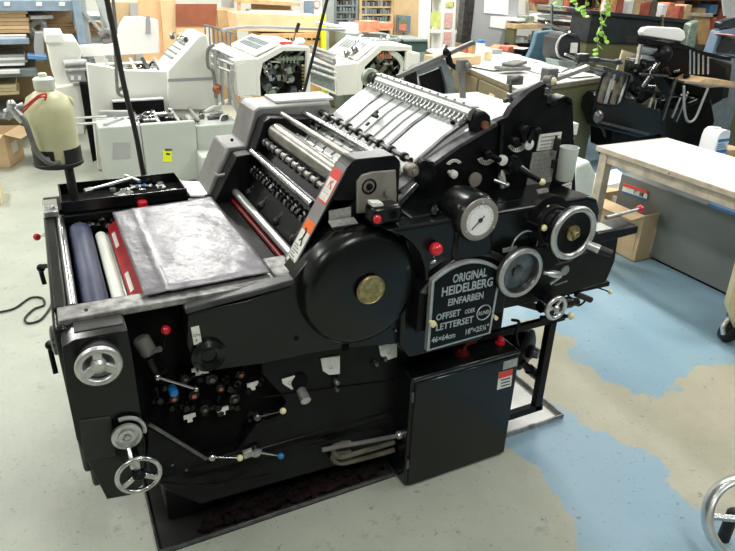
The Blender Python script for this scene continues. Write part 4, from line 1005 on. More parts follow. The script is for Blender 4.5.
# ---- pale press behind the tool tray
Y6 = 6.0
t = thing('printing_press', 'long off-white offset press far left, seen over the tool tray, with a sloping right end', 'printing press', (.8,6.4,0))
pxs([(86,63),(128,70),(168,71),(215,55),(222,105),(222,165),(98,170)], Y6, .06, 'front_panel', 'press_white', t, .01)
pxs([(168,71),(172,66),(200,35),(207,35),(213,62),(216,110),(168,110)], Y6-.04, .55, 'feeder_housing', 'press_white', t, .01)
pxs([(168,79),(214,77),(214,80),(168,82)], Y6-.045, .01, 'panel_seam', 'greypart', t)
pA = at(88,64,Y=Y6); pB = at(170,71,Y=Y6)
MB().box(pA.x,1.30,Y6+.06,6.74,.05,pB.z-.08).build('bed', 'iron', t)
MB().box(pA.x-.02,1.05,6.74,6.80,.05,pB.z-.02).build('rear_panel', 'press_white', t, .01)
for k in range(7):
    x = pA.x+.06+.11*k; MB().bar((x,Y6+.08,pB.z-.02),(x+.03,6.70,pB.z+.02), .03,.02).build('feed_bar', 'bright' if k % 2 else 'iron', t)
clutter(t, pA.x+.25, 1.0, Y6+.12, Y6+.65, pB.z-.07, 44, ('darksteel','steel','greypart','brass','iron'), .10, 3)
a = at(172,64,Y=Y6+.1); b_ = at(198,40,Y=Y6+.1)
MB().plate([a, b_, b_+Vector((-.02,.45,0)), a+Vector((-.02,.45,0))], .02).build('sloping_guard', 'shelfgrey', t)
for k in range(5):
    p = a.lerp(b_, .15+.17*k)+Vector((-.012,.02,.02)); MB().bar(p, p+Vector((0,.40,0)), .05,.012).build('guard_slat', 'press_panel', t, .002)
clutter(t, at(178,38,Y=Y6).x, at(190,38,Y=Y6).x, Y6+.1, Y6+.4, at(180,44,Y=Y6).z, 12, ('darksteel','steel','greengear'), .10, 5)
pxs([(45,36),(63,34),(65,40),(76,40),(83,52),(70,90),(58,90),(52,72)], 6.25, .5, 'delivery_tower', 'press_white', t, .012)
pxs([(45,34),(63,34),(63,43),(45,43)], 6.20, .5, 'tower_cap', 'whiteboard', t, .008)
pxs([(63,62),(86,61),(87,70),(84,72),(87,82),(70,83),(65,72)], 6.08, .15, 'roller_unit', 'greypart', t, .01)
for x in (71,78):
    pxs([(x,76),(x+3,76),(x+3,80),(x,80)], 6.07, .02, 'switch', 'whiteboard', t)
MB().cyl(at(64,64,Y=6.05), at(87,62,Y=6.05), .02).cyl(at(65,70,Y=6.05), at(86,69,Y=6.05), .015).build('unit_roller', 'alu', t)
pxs([(80,84),(87,84),(90,100),(97,160),(93,162),(86,120)], 6.02, .1, 'leg', 'pit', t)
pxs([(52,88),(80,84),(86,96),(85,134),(74,134),(70,110)], 6.15, .3, 'lower_panel', 'press_white', t, .01)
pxs([(80,46),(113,44),(122,22),(126,17),(140,17),(158,20),(160,53),(82,57)], 6.84, .10, 'rear_cover', 'whiteboard', t, .01)
pxs([(146,16),(150,16),(151,33),(146,34)], 6.825, .02, 'cover_handle', 'greypart', t)
# ---- grey-green folder in front
Yf = 5.35
t = thing('folding_machine', 'pale grey-green machine with a yellow tag, before the long off-white press', 'printing machine', (.8,5.6,0))
fz = at(150,124,Y=Yf).z; fx0 = at(98,130,Y=Yf).x; fxm = at(140,126,Y=Yf).x; fx1 = at(195,119,Y=Yf).x; fx2 = at(228,115,Y=Yf).x
MB().box(fx0,fxm,Yf,Yf+.35,.03,fz).build('control_cabinet', 'press_grey', t, .012)
MB().box(fxm+.004,fx1,Yf,Yf+.06,.03,fz).build('front_panel', 'press_grey', t, .012)
MB().box(fx1+.004,fx2+.1,Yf+.03,Yf+.5,.03,fz-.05).build('end_housing', 'press_grey', t, .012)
MB().box(fx1-.02,fx1+.14,Yf-.22,Yf+.03,.03,fz-.25).build('step_box', 'press_grey', t, .01)
pxs([(113,143),(130,143),(130,158),(113,159)], Yf-.006, .006, 'vent_grille', 'greypart', t)
o = pxs([(163,150),(172,150),(172,162),(163,162)], Yf-.006, .005, 'yellow_tag', 'yellowtag', t)
p = at(168,154,Y=Yf-.008); MB().obox(p, (.03,.004,.014), (0,.2,0)).build('tag_print', 'ink', o)
pxs([(165,149),(172,149),(172,151),(165,151)], Yf-.007, .006, 'tag_holder', 'darksteel', t)
MB().box(fxm+.01,fx1-.02,Yf+.06,Yf+.55,.1,fz-.09).build('bed', 'iron', t)
MB().box(fx0+.18,fx1-.15,Yf+.54,Yf+.59,fz-.03,fz+.085).build('rear_rail', 'iron', t, .005)
MB().box(fx0+.18,fx1-.15,Yf+.52,Yf+.61,fz+.085,fz+.095).build('rail_cap', 'board_steel', t)
for k in range(5):
    x = fxm-.16+.16*k; MB().bar((x,Yf+.08,fz-.01),(x+.02,Yf+.54,fz-.005), .025,.016).build('feed_bar', 'bright', t)
for k in range(7):
    MB().cyl((fx0+.05,Yf+.38+.025*k,fz-.05),(fx1-.1,Yf+.38+.025*k,fz-.05), .012, n=8).build('roller', 'darksteel', t)
clutter(t, fx0+.25, fx1-.1, Yf+.12, Yf+.6, fz-.03, 22, ('darksteel','steel','bright','iron'), .06, 8)
clutter(t, fx1, fx2+.05, Yf+.08, Yf+.45, fz-.05, 14, ('darksteel','bright','alu','whiteboard'), .05, 9)
pxs([(99,111),(130,111),(131,122),(100,124)], Yf+.38, .05, 'delivery_frame', 'greypart', t, .01)
MB().cyl((fx0-.28,Yf+.15,fz+.005),(fx0,Yf+.15,fz+.005), .010).cyl((fx0-.30,Yf+.30,fz+.02),(fx0+.1,Yf+.30,fz+.02), .010).build('delivery_rod', 'bright', t)
t = thing('open_wrench', 'silver wrench lying on top of the pale grey-green machine', 'wrench', (fx0+.15,Yf+.15,fz))
MB().bar((fx0+.07,Yf+.06,fz+.008),(fx0+.22,Yf+.24,fz+.008), .018,.008).build('shaft', 'steel', t)
MB().lathe((fx0+.065,Yf+.055,fz+.004), (0,0,1), [(.024,0),(.024,.009),(.012,.009),(.012,.002)], 6).build('jaw', 'steel', t)
solo(MB().tube([at(x,y,Y=5.9) for x,y in ((205,112),(212,108),(222,104),(230,101),(238,112),(236,122))], .018), 'cloth', 'whiteboard', 'white cloth draped over the right end of the grey-green machine', 'cloth')

# ---- two open-sided presses
def open_press(Y, lab, lp, seed, panel, slope, openp, top, tags=False):
    t = thing('printing_press', lab, 'printing press', (at(*panel[0],Y=Y).x+.4, Y+.5, 0))
    pxs(panel, Y, .9, 'front_cover', 'press_white', t, .012)
    pxs(slope, Y-.005, .05, 'cover_rim', 'press_white', t, .006)
    pxs(top, Y+.02, .9, 'top_cover', 'press_white', t, .012)
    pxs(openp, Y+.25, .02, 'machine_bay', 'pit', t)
    xs = [p[0] for p in openp]; ys = [p[1] for p in openp]; r = random.Random(seed)
    for k in range(46):
        x = r.uniform(min(xs)+4, max(xs)-3); y = r.uniform(min(ys)+6, max(ys)-2)
        if not inside(openp, x, y): continue
        p = at(x,y,Y=Y+.2); a = r.uniform(0,3.1); L = r.uniform(.05,.16); m_ = r.choice(('darksteel','iron','oily','greengear','hosebeige','steel'))
        if k % 3 == 0: MB().lathe(p, (0,-1,0), [(.05*r.uniform(.4,1),0),(.05,.02),(.03,.06)], 14).build('gear', m_, t)
        elif k % 3 == 1: MB().bar(p, p+Vector((math.cos(a)*L,-.06,math.sin(a)*L)), .025,.03).build('bracket', m_, t)
        else: MB().tube([p, p+Vector((.04,-.04,.05)), p+Vector((math.cos(a)*L,-.05,math.sin(a)*L))], .010, 6, 3).build('pipe', m_, t)
    return t
Yb = 5.6
pB_open = [(259,96),(258,75),(262,62),(283,49),(308,49),(308,64),(303,96)]
tb = open_press(Yb, 'off-white press with an open side and a dark-handled lever, left of its twin', 0, 11,
    [(233,60),(258,58),(259,96),(238,96)],
    [(256,60),(282,46),(310,47),(311,96),(306,96),(307,51),(284,51),(263,63),(260,78),(261,96),(257,96)], pB_open,
    [(233,60),(258,58),(282,46),(310,47),(310,49),(282,49),(258,62),(233,63)])
a = at(236,56,Y=Yb+.15); b_ = at(262,40,Y=Yb+.35)
_a = at(258,58,Y=Yb); _b2 = at(282,46,Y=Yb); _y = Vector((0,.85,0)); A0, A1, A2, A3 = _a+_y, _a+Vector((0,.06,.0)), _b2+Vector((0,.06,0)), _b2+_y
for q_ in (A0,A1,A2,A3): q_ += Vector((-.012,0,.022))
MB().plate([A0, A1, A2, A3] if (A1-A0).cross(A2-A1).z > 0 else [A3, A2, A1, A0], .02).build('sloping_lid', 'press_white', tb, .004)
def quadpt(u, v, off=0): 
    p = (A0.lerp(A1,u)).lerp(A3.lerp(A2,u), v); n = (A1-A0).cross(A3-A0).normalized(); n = n if n.z > 0 else -n
    return p+n*off
for i in range(2):
    for k in range(9):
        u0 = .12+.085*k; v0, v1 = (.25,.52) if i == 0 else (.56,.83)
        MB().plate([quadpt(u0,v0,.007), quadpt(u0+.045,v0,.007), quadpt(u0+.045,v1,.007), quadpt(u0,v1,.007)], .004).build('vent_slat', 'shelfgrey', tb)
for k in range(7):
    p = at(301.5+.3*k/2, 66+3.4*k, Y=Yb+.08); MB().cyl(p, p+Vector((.07,0,0)), .010, n=8).build('copper_fitting', 'brass', tb)
for k in range(6):
    p = at(280+3.5*k, 56, Y=Yb+.08); MB().cyl(p, p+Vector((0,0,-.06)), .008, n=8).build('manifold_tube', 'greengear', tb)
MB().bar(at(276,60,Y=Yb+.1), at(303,58,Y=Yb+.1), .03,.03).build('manifold', 'greengear', tb)
o = MB().cyl(at(292,42,Y=Yb+.2), at(296,32,Y=Yb+.2), .007).build('lever', 'darksteel', tb); MB().cyl(at(296,32,Y=Yb+.2), at(299,23,Y=Yb+.2), .016).build('grip', 'rubber', o)
MB().bar(at(280,43,Y=Yb+.1), at(292,43,Y=Yb+.1), .04,.02).build('red_strip', 'labelred', tb)
MB().sph(at(300,41,Y=Yb+.2), .05, 16, (1,1,.6)).build('dome', 'whiteboard', tb)
MB().tube([at(222,30,Y=Yb+.5), at(246,27,Y=Yb+.6), at(290,28,Y=Yb+.6), at(345,30,Y=Yb+.6)], .014, 8, 2).build('guard_rail', 'greypart', tb)
# delivery side with bars (left end of that press)
MB().plate([at(211,45,Y=Yb+.1), at(233,62,Y=Yb-.0), at(240,52,Y=Yb+.5), at(222,42,Y=Yb+.6)], .05).build('delivery_frame', 'greypart', tb, .01)
for z_ in (48, 56, 64): MB().cyl(at(212,z_,Y=Yb+.1), at(234,z_+9,Y=Yb-.02), .016, n=8).build('frame_bar', 'alu', tb)
for x_ in (215,221,228): MB().cyl(at(x_,48+(x_-212)*.5,Y=Yb+.05), at(x_+2,105,Y=Yb+.05), .014, n=8).build('frame_post', 'greypart', tb)
MB().tube([at(x,y,Y=Yb) for x,y in ((214,45),(208,50),(208,66),(213,71),(215,85),(216,98))], .014).build('bent_pipe', 'hose', tb)
MB().tube([at(x,y,Y=Yb-.1) for x,y in ((232,70),(232,90),(238,108),(246,125))], .02).build('grey_hose', 'labelgrey', tb)
p = at(217,89,Y=Yb); MB().sph(p, .04, 14, (1,1,1.2)).build('brass_bell', 'copper', tb)
MB().px([(236,66),(245,62),(245,96),(238,96)], Yb-.01, .02).build('side_panel', 'press_white', tb)
for k in range(7):
    MB().cyl(at(205+4.2*k,27+1.0*k,Y=Yb+.7), at(206+4.2*k,46+.8*k,Y=Yb+.7), .007, n=6).build('rail_post', 'hose', tb)
MB().cyl(at(204,25,Y=Yb+.7), at(236,34,Y=Yb+.7), .010, n=8).build('rail_top', 'hose', tb)
Yc = 6.6
pC_open = [(361,94),(360,80),(363,66),(372,55),(381,48),(410,48),(409,68),(400,96)]
tcx = open_press(Yc, 'off-white press with an open side and curved hoses, right of its twin', 0, 17,
    [(334,65),(359,62),(361,94),(337,96)],
    [(357,64),(370,54),(380,45),(412,46),(413,92),(407,92),(408,51),(382,51),(374,58),(365,67),(362,92),(358,92)], pC_open,
    [(334,65),(359,62),(380,45),(412,46),(412,49),(382,49),(361,66),(334,68)])
MB().tube([at(x,y,Y=Yc+.05) for x,y in ((390,52),(398,58),(402,66),(400,76),(404,84))], .022).tube([at(x,y,Y=Yc+.05) for x,y in ((388,50),(400,56),(405,70),(406,82))], .015).build('hose', 'milky', tcx)
MB().bar(at(376,57,Y=Yc+.1), at(391,56,Y=Yc+.1), .05,.05).build('manifold', 'greengear', tcx)
for k in range(6):
    p = at(378+2.6*k, 52, Y=Yc+.06); MB().cyl(p, p+Vector((0,0,-.07)), .009, n=8).build('manifold_tube', 'salmon', tcx)
MB().bar(at(374,78,Y=Yc+.1), at(385,66,Y=Yc+.1), .05,.05).build('link_arm', 'steel', tcx)
MB().px([(407,52),(411,52),(411,68),(406,70)], Yc-.02, .05).px([(411,53),(417,54),(417,62),(411,64)], Yc-.01, .1).build('end_plate', 'whiteboard', tcx)
_a = at(359,62,Y=Yc); _b2 = at(380,45,Y=Yc); A0, A1, A2, A3 = _a+_y, _a+Vector((0,.06,.0)), _b2+Vector((0,.06,0)), _b2+_y
for q_ in (A0,A1,A2,A3): q_ += Vector((-.012,0,.022))
MB().plate([A0, A1, A2, A3] if (A1-A0).cross(A2-A1).z > 0 else [A3, A2, A1, A0], .02).build('sloping_lid', 'press_white', tcx, .004)
for k in range(8):
    u0 = .15+.09*k
    MB().plate([quadpt(u0,.35,.007), quadpt(u0+.05,.35,.007), quadpt(u0+.05,.8,.007), quadpt(u0,.8,.007)], .004).build('vent_slat', 'shelfgrey', tcx)
MB().px([(313,47),(336,57),(337,64),(334,66),(314,57)], Yc-.08, .05).build('delivery_frame', 'greypart', tcx, .01)
MB().px([(320,52),(333,58),(333,63),(320,58)], Yc-.09, .02).build('label_window', 'label', tcx)
MB().px([(318,51),(323,53),(323,58),(318,56)], Yc-.1, .012).build('red_sign', 'pink', tcx)
MB().px([(312,60),(334,68),(335,92),(310,82)], Yc-.04, .04).build('side_panel', 'press_panel', tcx)
for z_ in (46, 50, 64, 70): MB().cyl(at(310,z_,Y=Yc-.1), at(336,z_+9,Y=Yc-.1), .016, n=8).build('frame_bar', 'alu', tcx)
for k in range(5): MB().lathe(at(340+4*k,57-2*k,Y=Yc+.2), (1,.4,.3), [(.03,0),(.04,.02),(.03,.07)], 12).build('knob', 'darksteel' if k%2 else 'alu', tcx)
MB().cyl(at(315,22,Y=Yc+.8), at(346,28,Y=Yc+.7), .018).build('guard_rail', 'board_steel', tcx)
clutter(tcx, at(350,30,Y=7.2).x, at(400,30,Y=7.2).x, 7.0, 7.3, at(370,42,Y=7.1).z, 16, ('greypart','whiteboard','darksteel','greybox'), .08, 21)
solo(MB().obox(at(374,25,Y=7.6), (.42,.25,.07), (0,.05,.1)).obox(at(368,26,Y=7.55), (.2,.2,.12), (0,0,.4)), 'red_cloth', 'salmon', 'salmon red cloth heap behind the right open press', 'cloth')
solo(MB().obox(at(354,28,Y=7.7), (.3,.25,.12), (0,0,.1)), 'white_box', 'whiteboard', 'white box left of the salmon cloth behind the right open press', 'box', bev=.01)

# ---- left steel shelving
Ys = 7.0
t = thing('shelving_unit', 'blue-grey steel shelving unit loaded with board at the far left', 'shelf', (-.3,7.3,0))
def shelf(px0, py0, px1, m, th=.06, Y=Ys, d=.7, par=None):
    a = at(px0,py0,Y=Y); b_ = at(px1,py0,Y=Y); MB().box(a.x,b_.x,Y,Y+d,a.z-th,a.z).build('shelf_board', m, par or t, .004); return a.z
shelf(-60, 0, 80, 'shelfblue', .09)
zb = shelf(-60, 40, 29, 'shelfblue', .05); zc = shelf(-60, 72, 37, 'shelfgrey', .07)
shelf(-60, 118, 37, 'shelfgrey', .05)
for x in (78, -58):
    a = at(x,20,Y=Ys); MB().box(a.x-.03,a.x+.04,Ys-.03,Ys+.03,0,3.0 if False else 2.3).build('upright', 'shelfblue', t, .003)
    MB().box(a.x-.03,a.x+.04,Ys+.65,Ys+.70,0,2.3).build('upright', 'shelfblue', t, .003)
for k, x in enumerate((7, 39, 62)):
    MB().px([(x-3,2),(x+3,2),(x+3,6),(x-3,6)], Ys-.008, .006).build('price_tag', 'label', t)
MB().box(at(-60,20,Y=7.66).x,at(74,20,Y=7.66).x,7.70,7.72,0,2.2).build('back_panel', 'cartoninside', t)  # dark sheet added to paint the deep shadow between the shelves
t2 = thing('shelving_unit', 'grey steel shelving frame with diagonal braces right of the blue-grey shelves', 'shelf', (.6,7.4,0))
for x in (85, 104):
    a = at(x,20,Y=7.05); MB().box(a.x-.03,a.x+.03,7.05,7.10,0,2.3).build('upright', 'strut', t2, .003)
a = at(82,10,Y=7.06); b_ = at(106,36,Y=7.06)
MB().bar(a, b_, .05,.03).build('brace', 'strut', t2); MB().bar(at(93,-10,Y=7.06), at(110,30,Y=7.06), .06,.03).build('brace', 'strut', t2)
shelf(86, 38, 112, 'strut', .05, 7.1, .6, t2); shelf(86, 16, 104, 'strut', .04, 7.1, .6, t2)
def stack(name, label, cat, x0, y0, x1, y1, Y, d, m, n=6, group=None, jit=.012, alt=None):
    a = at(x0,y1,Y=Y); b_ = at(x1,y0,Y=Y); t = thing(name, label, cat, ((a.x+b_.x)/2, Y+d/2, a.z), group); h = (b_.z-a.z)/n
    for k in range(n):
        j = rnd.uniform(-jit, jit); MB().box(a.x+j,b_.x+j,Y+abs(j),Y+d,a.z+h*k,a.z+h*(k+1)-.003).build('sheet_bundle', (alt if alt and k % 2 else m), t, .002)
    return t
stack('board_stack', 'tall stack of brown board on the top left shelf', 'board stack', -50, 10, 26, 34, Ys+.05, .5, 'kraft', 6, alt='carton')
stack('paper_stack', 'white paper layer under the brown board on the top left shelf', 'paper stack', -50, 34, 27, 40, Ys+.04, .5, 'whiteboard', 2)
stack('paper_stack', 'pile of white paper sheets on the middle left shelf', 'paper stack', -50, 54, 24, 68, Ys+.05, .5, 'paper', 4, alt='bright', jit=.02)
solo(MB().obox(at(2,70,Y=Ys+.1), (.3,.3,.03)), 'envelope_pile', 'label', 'thin pale pile lying under the white sheets on the middle left shelf', 'paper stack')
stack('paper_stack', 'pale yellow paper stack on the lowest left shelf', 'paper stack', -50, 84, 16, 98, Ys+.05, .5, 'palewood', 3)
stack('board_stack', 'kraft board standing at the back between the two shelf uprights', 'board stack', 45, 8, 70, 24, 7.5, .3, 'kraft_light', 2)
stack('board_stack', 'rough stack of kraft board beneath the standing board', 'board stack', 50, 24, 76, 34, 7.3, .4, 'kraft', 4, jit=.05)
stack('board_stack', 'brown board stack inside the grey braced shelving', 'board stack', 85, 25, 104, 38, 7.2, .4, 'kraft', 4)
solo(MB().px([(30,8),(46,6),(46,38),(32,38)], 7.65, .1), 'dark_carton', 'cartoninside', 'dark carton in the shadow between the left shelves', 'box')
solo(MB().obox(at(38,16,Y=7.3), (.2,.3,.03), (0,0,.2)), 'white_tray', 'whiteboard', 'white flat tray on top of the tangle between the left shelves', 'tray')
solo(MB().tube([at(x,y,Y=7.25) for x,y in ((27,22),(30,32),(36,38),(42,32),(44,24),(36,22),(31,28),(38,36))], .03, 8), 'bundle_wrap', 'labelgrey', 'crumpled grey plastic wrap between the left shelves', 'plastic wrap')
solo(MB().px([(35,33),(43,33),(44,50),(44,62),(36,62),(34,48)], 6.9, .25), 'grey_carton', 'greypart', 'grey carton beside the end of the middle left shelf', 'box')
solo(MB().obox(at(37,56,Y=6.98), (.16,.25,.03), (0,.1,0)), 'blue_folder', 'bluesheet', 'light blue folder poking out of the grey carton at left', 'folder')
solo(MB().tube([at(x,y,Y=6.9) for x,y in ((100,36),(107,32),(112,36),(110,41),(103,41))], .035), 'tape_roll', 'hose', 'grey roll of hose on the grey braced shelving', 'hose')
# floor boxes left
bx = at(14,164,Z=0)
bx = at(10,164,Z=0)
t, P = carton('cardboard_box', 'open brown cardboard box on the floor under the left shelves', (bx.x-.13, bx.y+.1, 0), .42, .35, .30, R_(-20), m='carton', flaps=(1,0,1,1), flapang=-15)
MB().plate([P(.212,-.06,.10), P(.212,.06,.10), P(.212,.06,.2), P(.212,-.06,.2)], .002).build('label', 'label', t)
bx = at(2,205,Z=0)
solo(MB().box(bx.x-.35,bx.x-.0,bx.y,bx.y+.3,0,.22), 'cream_box', 'palewood', 'cream box corner at the left edge of the picture', 'box', bev=.004)

# ---- back row
def slab(name, label, cat, pts, Y, d, m, bev=0., group=None, ground=False):
    if not ground: return solo(MB().px(pts, Y, d), name, m, label, cat, group, bev)
    q = [at(x, y, Y=Y) for x, y in pts]; zm = (max(p.z for p in q)+min(p.z for p in q))/2
    return solo(MB().prism([(p.x, p.z if p.z > zm else 0) for p in q], 'y', Y, Y+d), name, m, label, cat, group, bev)
slab('tan_board', 'tall tan board panel standing behind the long off-white press', 'board', [(138,-2),(160,-2),(161,50),(141,50)], 8.6, .03, 'tanboard', ground=True)
slab('tan_board', 'wider light tan board panel with a pale strip, right of the first one', 'board', [(160,0),(176,0),(177,44),(162,44)], 8.55, .03, 'kraft_light', ground=True)
slab('brown_board', 'dark reddish brown board leaning on the tan boards', 'board', [(176,4),(217,4),(216,26),(176,26)], 8.5, .03, 'brownboard')
slab('tan_board', 'light tan panel beneath the dark reddish board', 'board', [(176,26),(206,26),(206,40),(176,40)], 8.52, .04, 'tanboard', ground=True)
slab('cardboard_box', 'pale carton on the floor behind the braced shelving', 'box', [(108,2),(138,2),(138,20),(112,20)], 8.3, .4, 'carton', .004, ground=True)
slab('grey_board', 'grey board edge standing left of the tan boards', 'board', [(129,3),(137,3),(137,16),(130,16)], 8.2, .03, 'greypart', ground=True)
slab('cardboard_box', 'tan box right of the dark reddish board at the back', 'box', [(217,10),(236,10),(236,22),(219,24)], 8.5, .4, 'kraft', .004, ground=True)
slab('cardboard_box', 'very long pale orange carton behind the open presses', 'box', [(236,13),(322,16),(322,33),(238,31)], 7.9, .4, 'kraft_light', .006)
t = thing('timber_shelf', 'low timber shelf with pale top above the long carton', 'shelf', (2.8,8.6,0))
pxs([(238,-2),(300,3),(300,6),(238,3)], 8.6, .4, 'shelf_board', 'wood', t)
pxs([(238,3),(241,3),(241,14),(238,14)], 8.62, .05, 'shelf_post', 'wood', t); pxs([(252,4),(291,6),(291,12),(252,12)], 8.8, .05, 'back_board', 'carton', t)
pxs([(250,10),(300,11),(300,14),(250,13)], 8.6, .2, 'shelf_board', 'whiteboard', t)
slab('framed_print', 'small framed print leaning on the back shelf', 'picture', [(222,-4),(234,-4),(234,8),(222,7)], 8.8, .03, 'greypart')
sgn = slab('sign_board', 'white sign board with a red ring at the back', 'sign', [(303,-8),(322,-8),(323,13),(304,13)], 8.5, .02, 'whiteboard', ground=True)
slab('blue_box', 'narrow light blue box left of the white sign board', 'box', [(305,1),(314,1),(313,12),(306,12)], 8.44, .04, 'monitorblue', ground=True)
p = at(317,4,Y=8.49); MB().torus(p, YF, .045, .010, 28, 8).build('red_ring', 'pink', sgn)
slab('yellow_post', 'bright yellow upright post at the right end of the long carton', 'post', [(322,14),(326,14),(327,34),(323,34)], 7.78, .06, 'yellowtag', ground=True)
t = thing('pallet_crate', 'low orange crate with dark slots beneath the long pale orange carton', 'crate', (3.0,7.9,0))
a = at(262,50,Y=7.85); b_ = at(326,33,Y=7.85); MB().box(a.x,b_.x,7.85,8.4,0,b_.z).build('crate_body', 'crate', t, .004)
for k in range(9): pxs([(275+5.4*k,38.2),(278.6+5.4*k,38.2),(278.6+5.4*k,40),(275+5.4*k,40)], 7.84, .012, 'slot', 'pit', t)
slab('wall_panel', 'olive grey panel at the back beside the thin slanting cord', 'panel', [(322,-4),(334,-4),(334,24),(325,24)], 8.9, .05, 'strut', ground=True)
def typecab(label, x0, x1, y0, y1, Y, m, m2, rows, cols, pad='wood'):
    t = thing('type_cabinet', label, 'cabinet', (at((x0+x1)/2,y1,Y=Y).x, Y+.3, 0))
    a = at(x0,y1,Y=Y); b_ = at(x1,y0,Y=Y)
    MB().box(a.x,b_.x,Y+.05,Y+.5,0,b_.z).build('carcass', m2, t)
    for k in range(rows+1):
        z = a.z+(b_.z-a.z)*k/rows; MB().box(a.x,b_.x,Y,Y+.06,z-.012,z+.012).build('shelf_board', pad, t)
    for s_ in (a.x, b_.x): MB().box(s_-.02,s_+.02,Y-.01,Y+.06,0,b_.z).build('side_post', pad, t)
    r = random.Random(rows*7+cols)
    for j in range(rows):
        for i in range(cols):
            x = a.x+.03+(b_.x-a.x-.06)*i/cols; w = (b_.x-a.x-.06)/cols*r.uniform(.6,.9); z = a.z+(b_.z-a.z)*j/rows+.014; h = (b_.z-a.z)/rows*r.uniform(.5,.75)
            MB().box(x,x+w,Y+.005,Y+.06,z,z+h).build('small_bin', r.choice((m,m,'darksteel','greypart','shelfgrey','hosebeige' if j%2 else m)), t)
typecab('dark grey cabinet of small bins at the back, left of the wooden framed one', 335, 357, -8, 26, 9.2, 'shelfgrey', 'screen', 5, 6, 'shelfgrey')
typecab('wooden framed cabinet of small dark bins at the back', 360, 393, -8, 30, 9.2, 'shelfgrey', 'screen', 5, 11, 'wood')
slab('display_board', 'tan board standing right of the wooden framed bin cabinet', 'board', [(394,-2),(433,-2),(432,34),(396,32)], 9.4, .04, 'kraft_light', ground=True)
t = thing('picture_poster', 'small colourful poster with blue edges on the tan board', 'poster', at(404,26,Y=9.3))
MB().cyl(at(404,30,Y=9.36), Vector((at(404,30,Y=9.36).x,9.36,0)), .02).build('stand', 'steel', t)
pxs([(397,15),(411,16),(410,33),(397,32)], 9.34, .02, 'poster_sheet', 'monitorblue', t); pxs([(399,17),(407,17),(407,24),(399,24)], 9.32, .02, 'green_field', 'greengear', t); pxs([(399,24),(407,24),(406,31),(399,30)], 9.32, .02, 'red_field', 'salmon', t)
slab('blue_cupboard', 'tall blue cupboard showing its bottom edge above the tan board at the back', 'cupboard', [(398,-6),(418,-6),(417,4),(398,4)], 9.5, .2, 'bluesheet', ground=True)
solo(MB().box(at(402,50,Y=7.6).x,at(428,50,Y=7.6).x,7.6,8.0,0,at(415,52,Y=7.6).z-.002), 'case_stand', 'greybox', 'plain grey stand under the dark green flat case', 'stand')
t = thing('equipment_case', 'dark green flat case standing behind the right open press', 'case', (5.0,7.6,0))
pxs([(402,40),(428,40),(428,52),(405,52)], 7.6, .4, 'case_body', 'greencab', t, .01); pxs([(402,39),(428,39),(428,42),(404,42)], 7.58, .45, 'lid', 'greybox', t, .01)
slab('low_bench', 'grey-green bench behind the right open press', 'bench', [(345,33),(398,36),(398,48),(345,44)], 7.56, .5, 'greybox', ground=True)
slab('white_carton', 'white carton on the floor right of the open press', 'box', [(411,52),(420,53),(421,68),(412,68)], 7.1, .25, 'whiteboard', ground=True)
# lattice with posters
t = thing('display_rack', 'white display rack with posters in front of a tan door', 'rack', (6.1,8.6,0))
Yd = 8.0
for x in (428.5, 442, 453.5): pxs([(x,-6),(x+2.8,-6),(x+1.0,52),(x-1.6,52)], Yd, .25, 'rack_post', 'whiteboard', t)
for y in (-4, 30, 50): pxs([(428,y),(465,y+1),(465,y+4),(428,y+3)], Yd+.01, .24, 'rack_shelf', 'whiteboard', t)
pxs([(430,-6),(443,-6),(442,52),(429,52)], Yd+.28, .02, 'back_panel', 'palewood', t)
pxs([(443,-6),(456,-6),(455,52),(441,52)], Yd+.02, .02, 'poster_panel', 'paper', t)
pxs([(456,-6),(463,-6),(462,30),(455,30)], Yd+.02, .02, 'poster_panel', 'bright', t)
o = pxs([(431,12),(441,12),(440,28),(431,27)], Yd+.02, .02, 'lime_poster', 'limeposter', t)
o = pxs([(446,13),(452,13),(451,28),(445,28)], Yd, .015, 'pink_poster', 'pink', t)
o = pxs([(445,32),(451,32),(450,46),(444,46)], Yd, .015, 'pink_poster', 'pink', t)
o = pxs([(447,2),(454,2),(454,7),(447,7)], Yd, .015, 'yellow_poster', 'limeposter', t)
slab('tan_door', 'tan door leaf standing behind the white display rack', 'door', [(455,-6),(468,-6),(465,44),(453,44)], 8.4, .05, 'wood', ground=True)
t = thing('partition_screen', 'grey partition screen with two white papers pinned to it', 'partition', (6.4,7.4,0))
pxs([(471,-10),(520,-10),(514,52),(464,46)], 7.3, .05, 'screen_panel', 'greypart', t)
pxs([(466,-10),(476,-10),(470,45),(461,43)], 7.28, .12, 'side_fin', 'darksteel', t)
pxs([(485,-8),(509,-8),(508,15),(484,13)], 7.29, .008, 'pinned_paper', 'paper', t); pxs([(491,16),(511,17),(511,30),(490,27)], 7.29, .008, 'pinned_paper', 'paper', t)

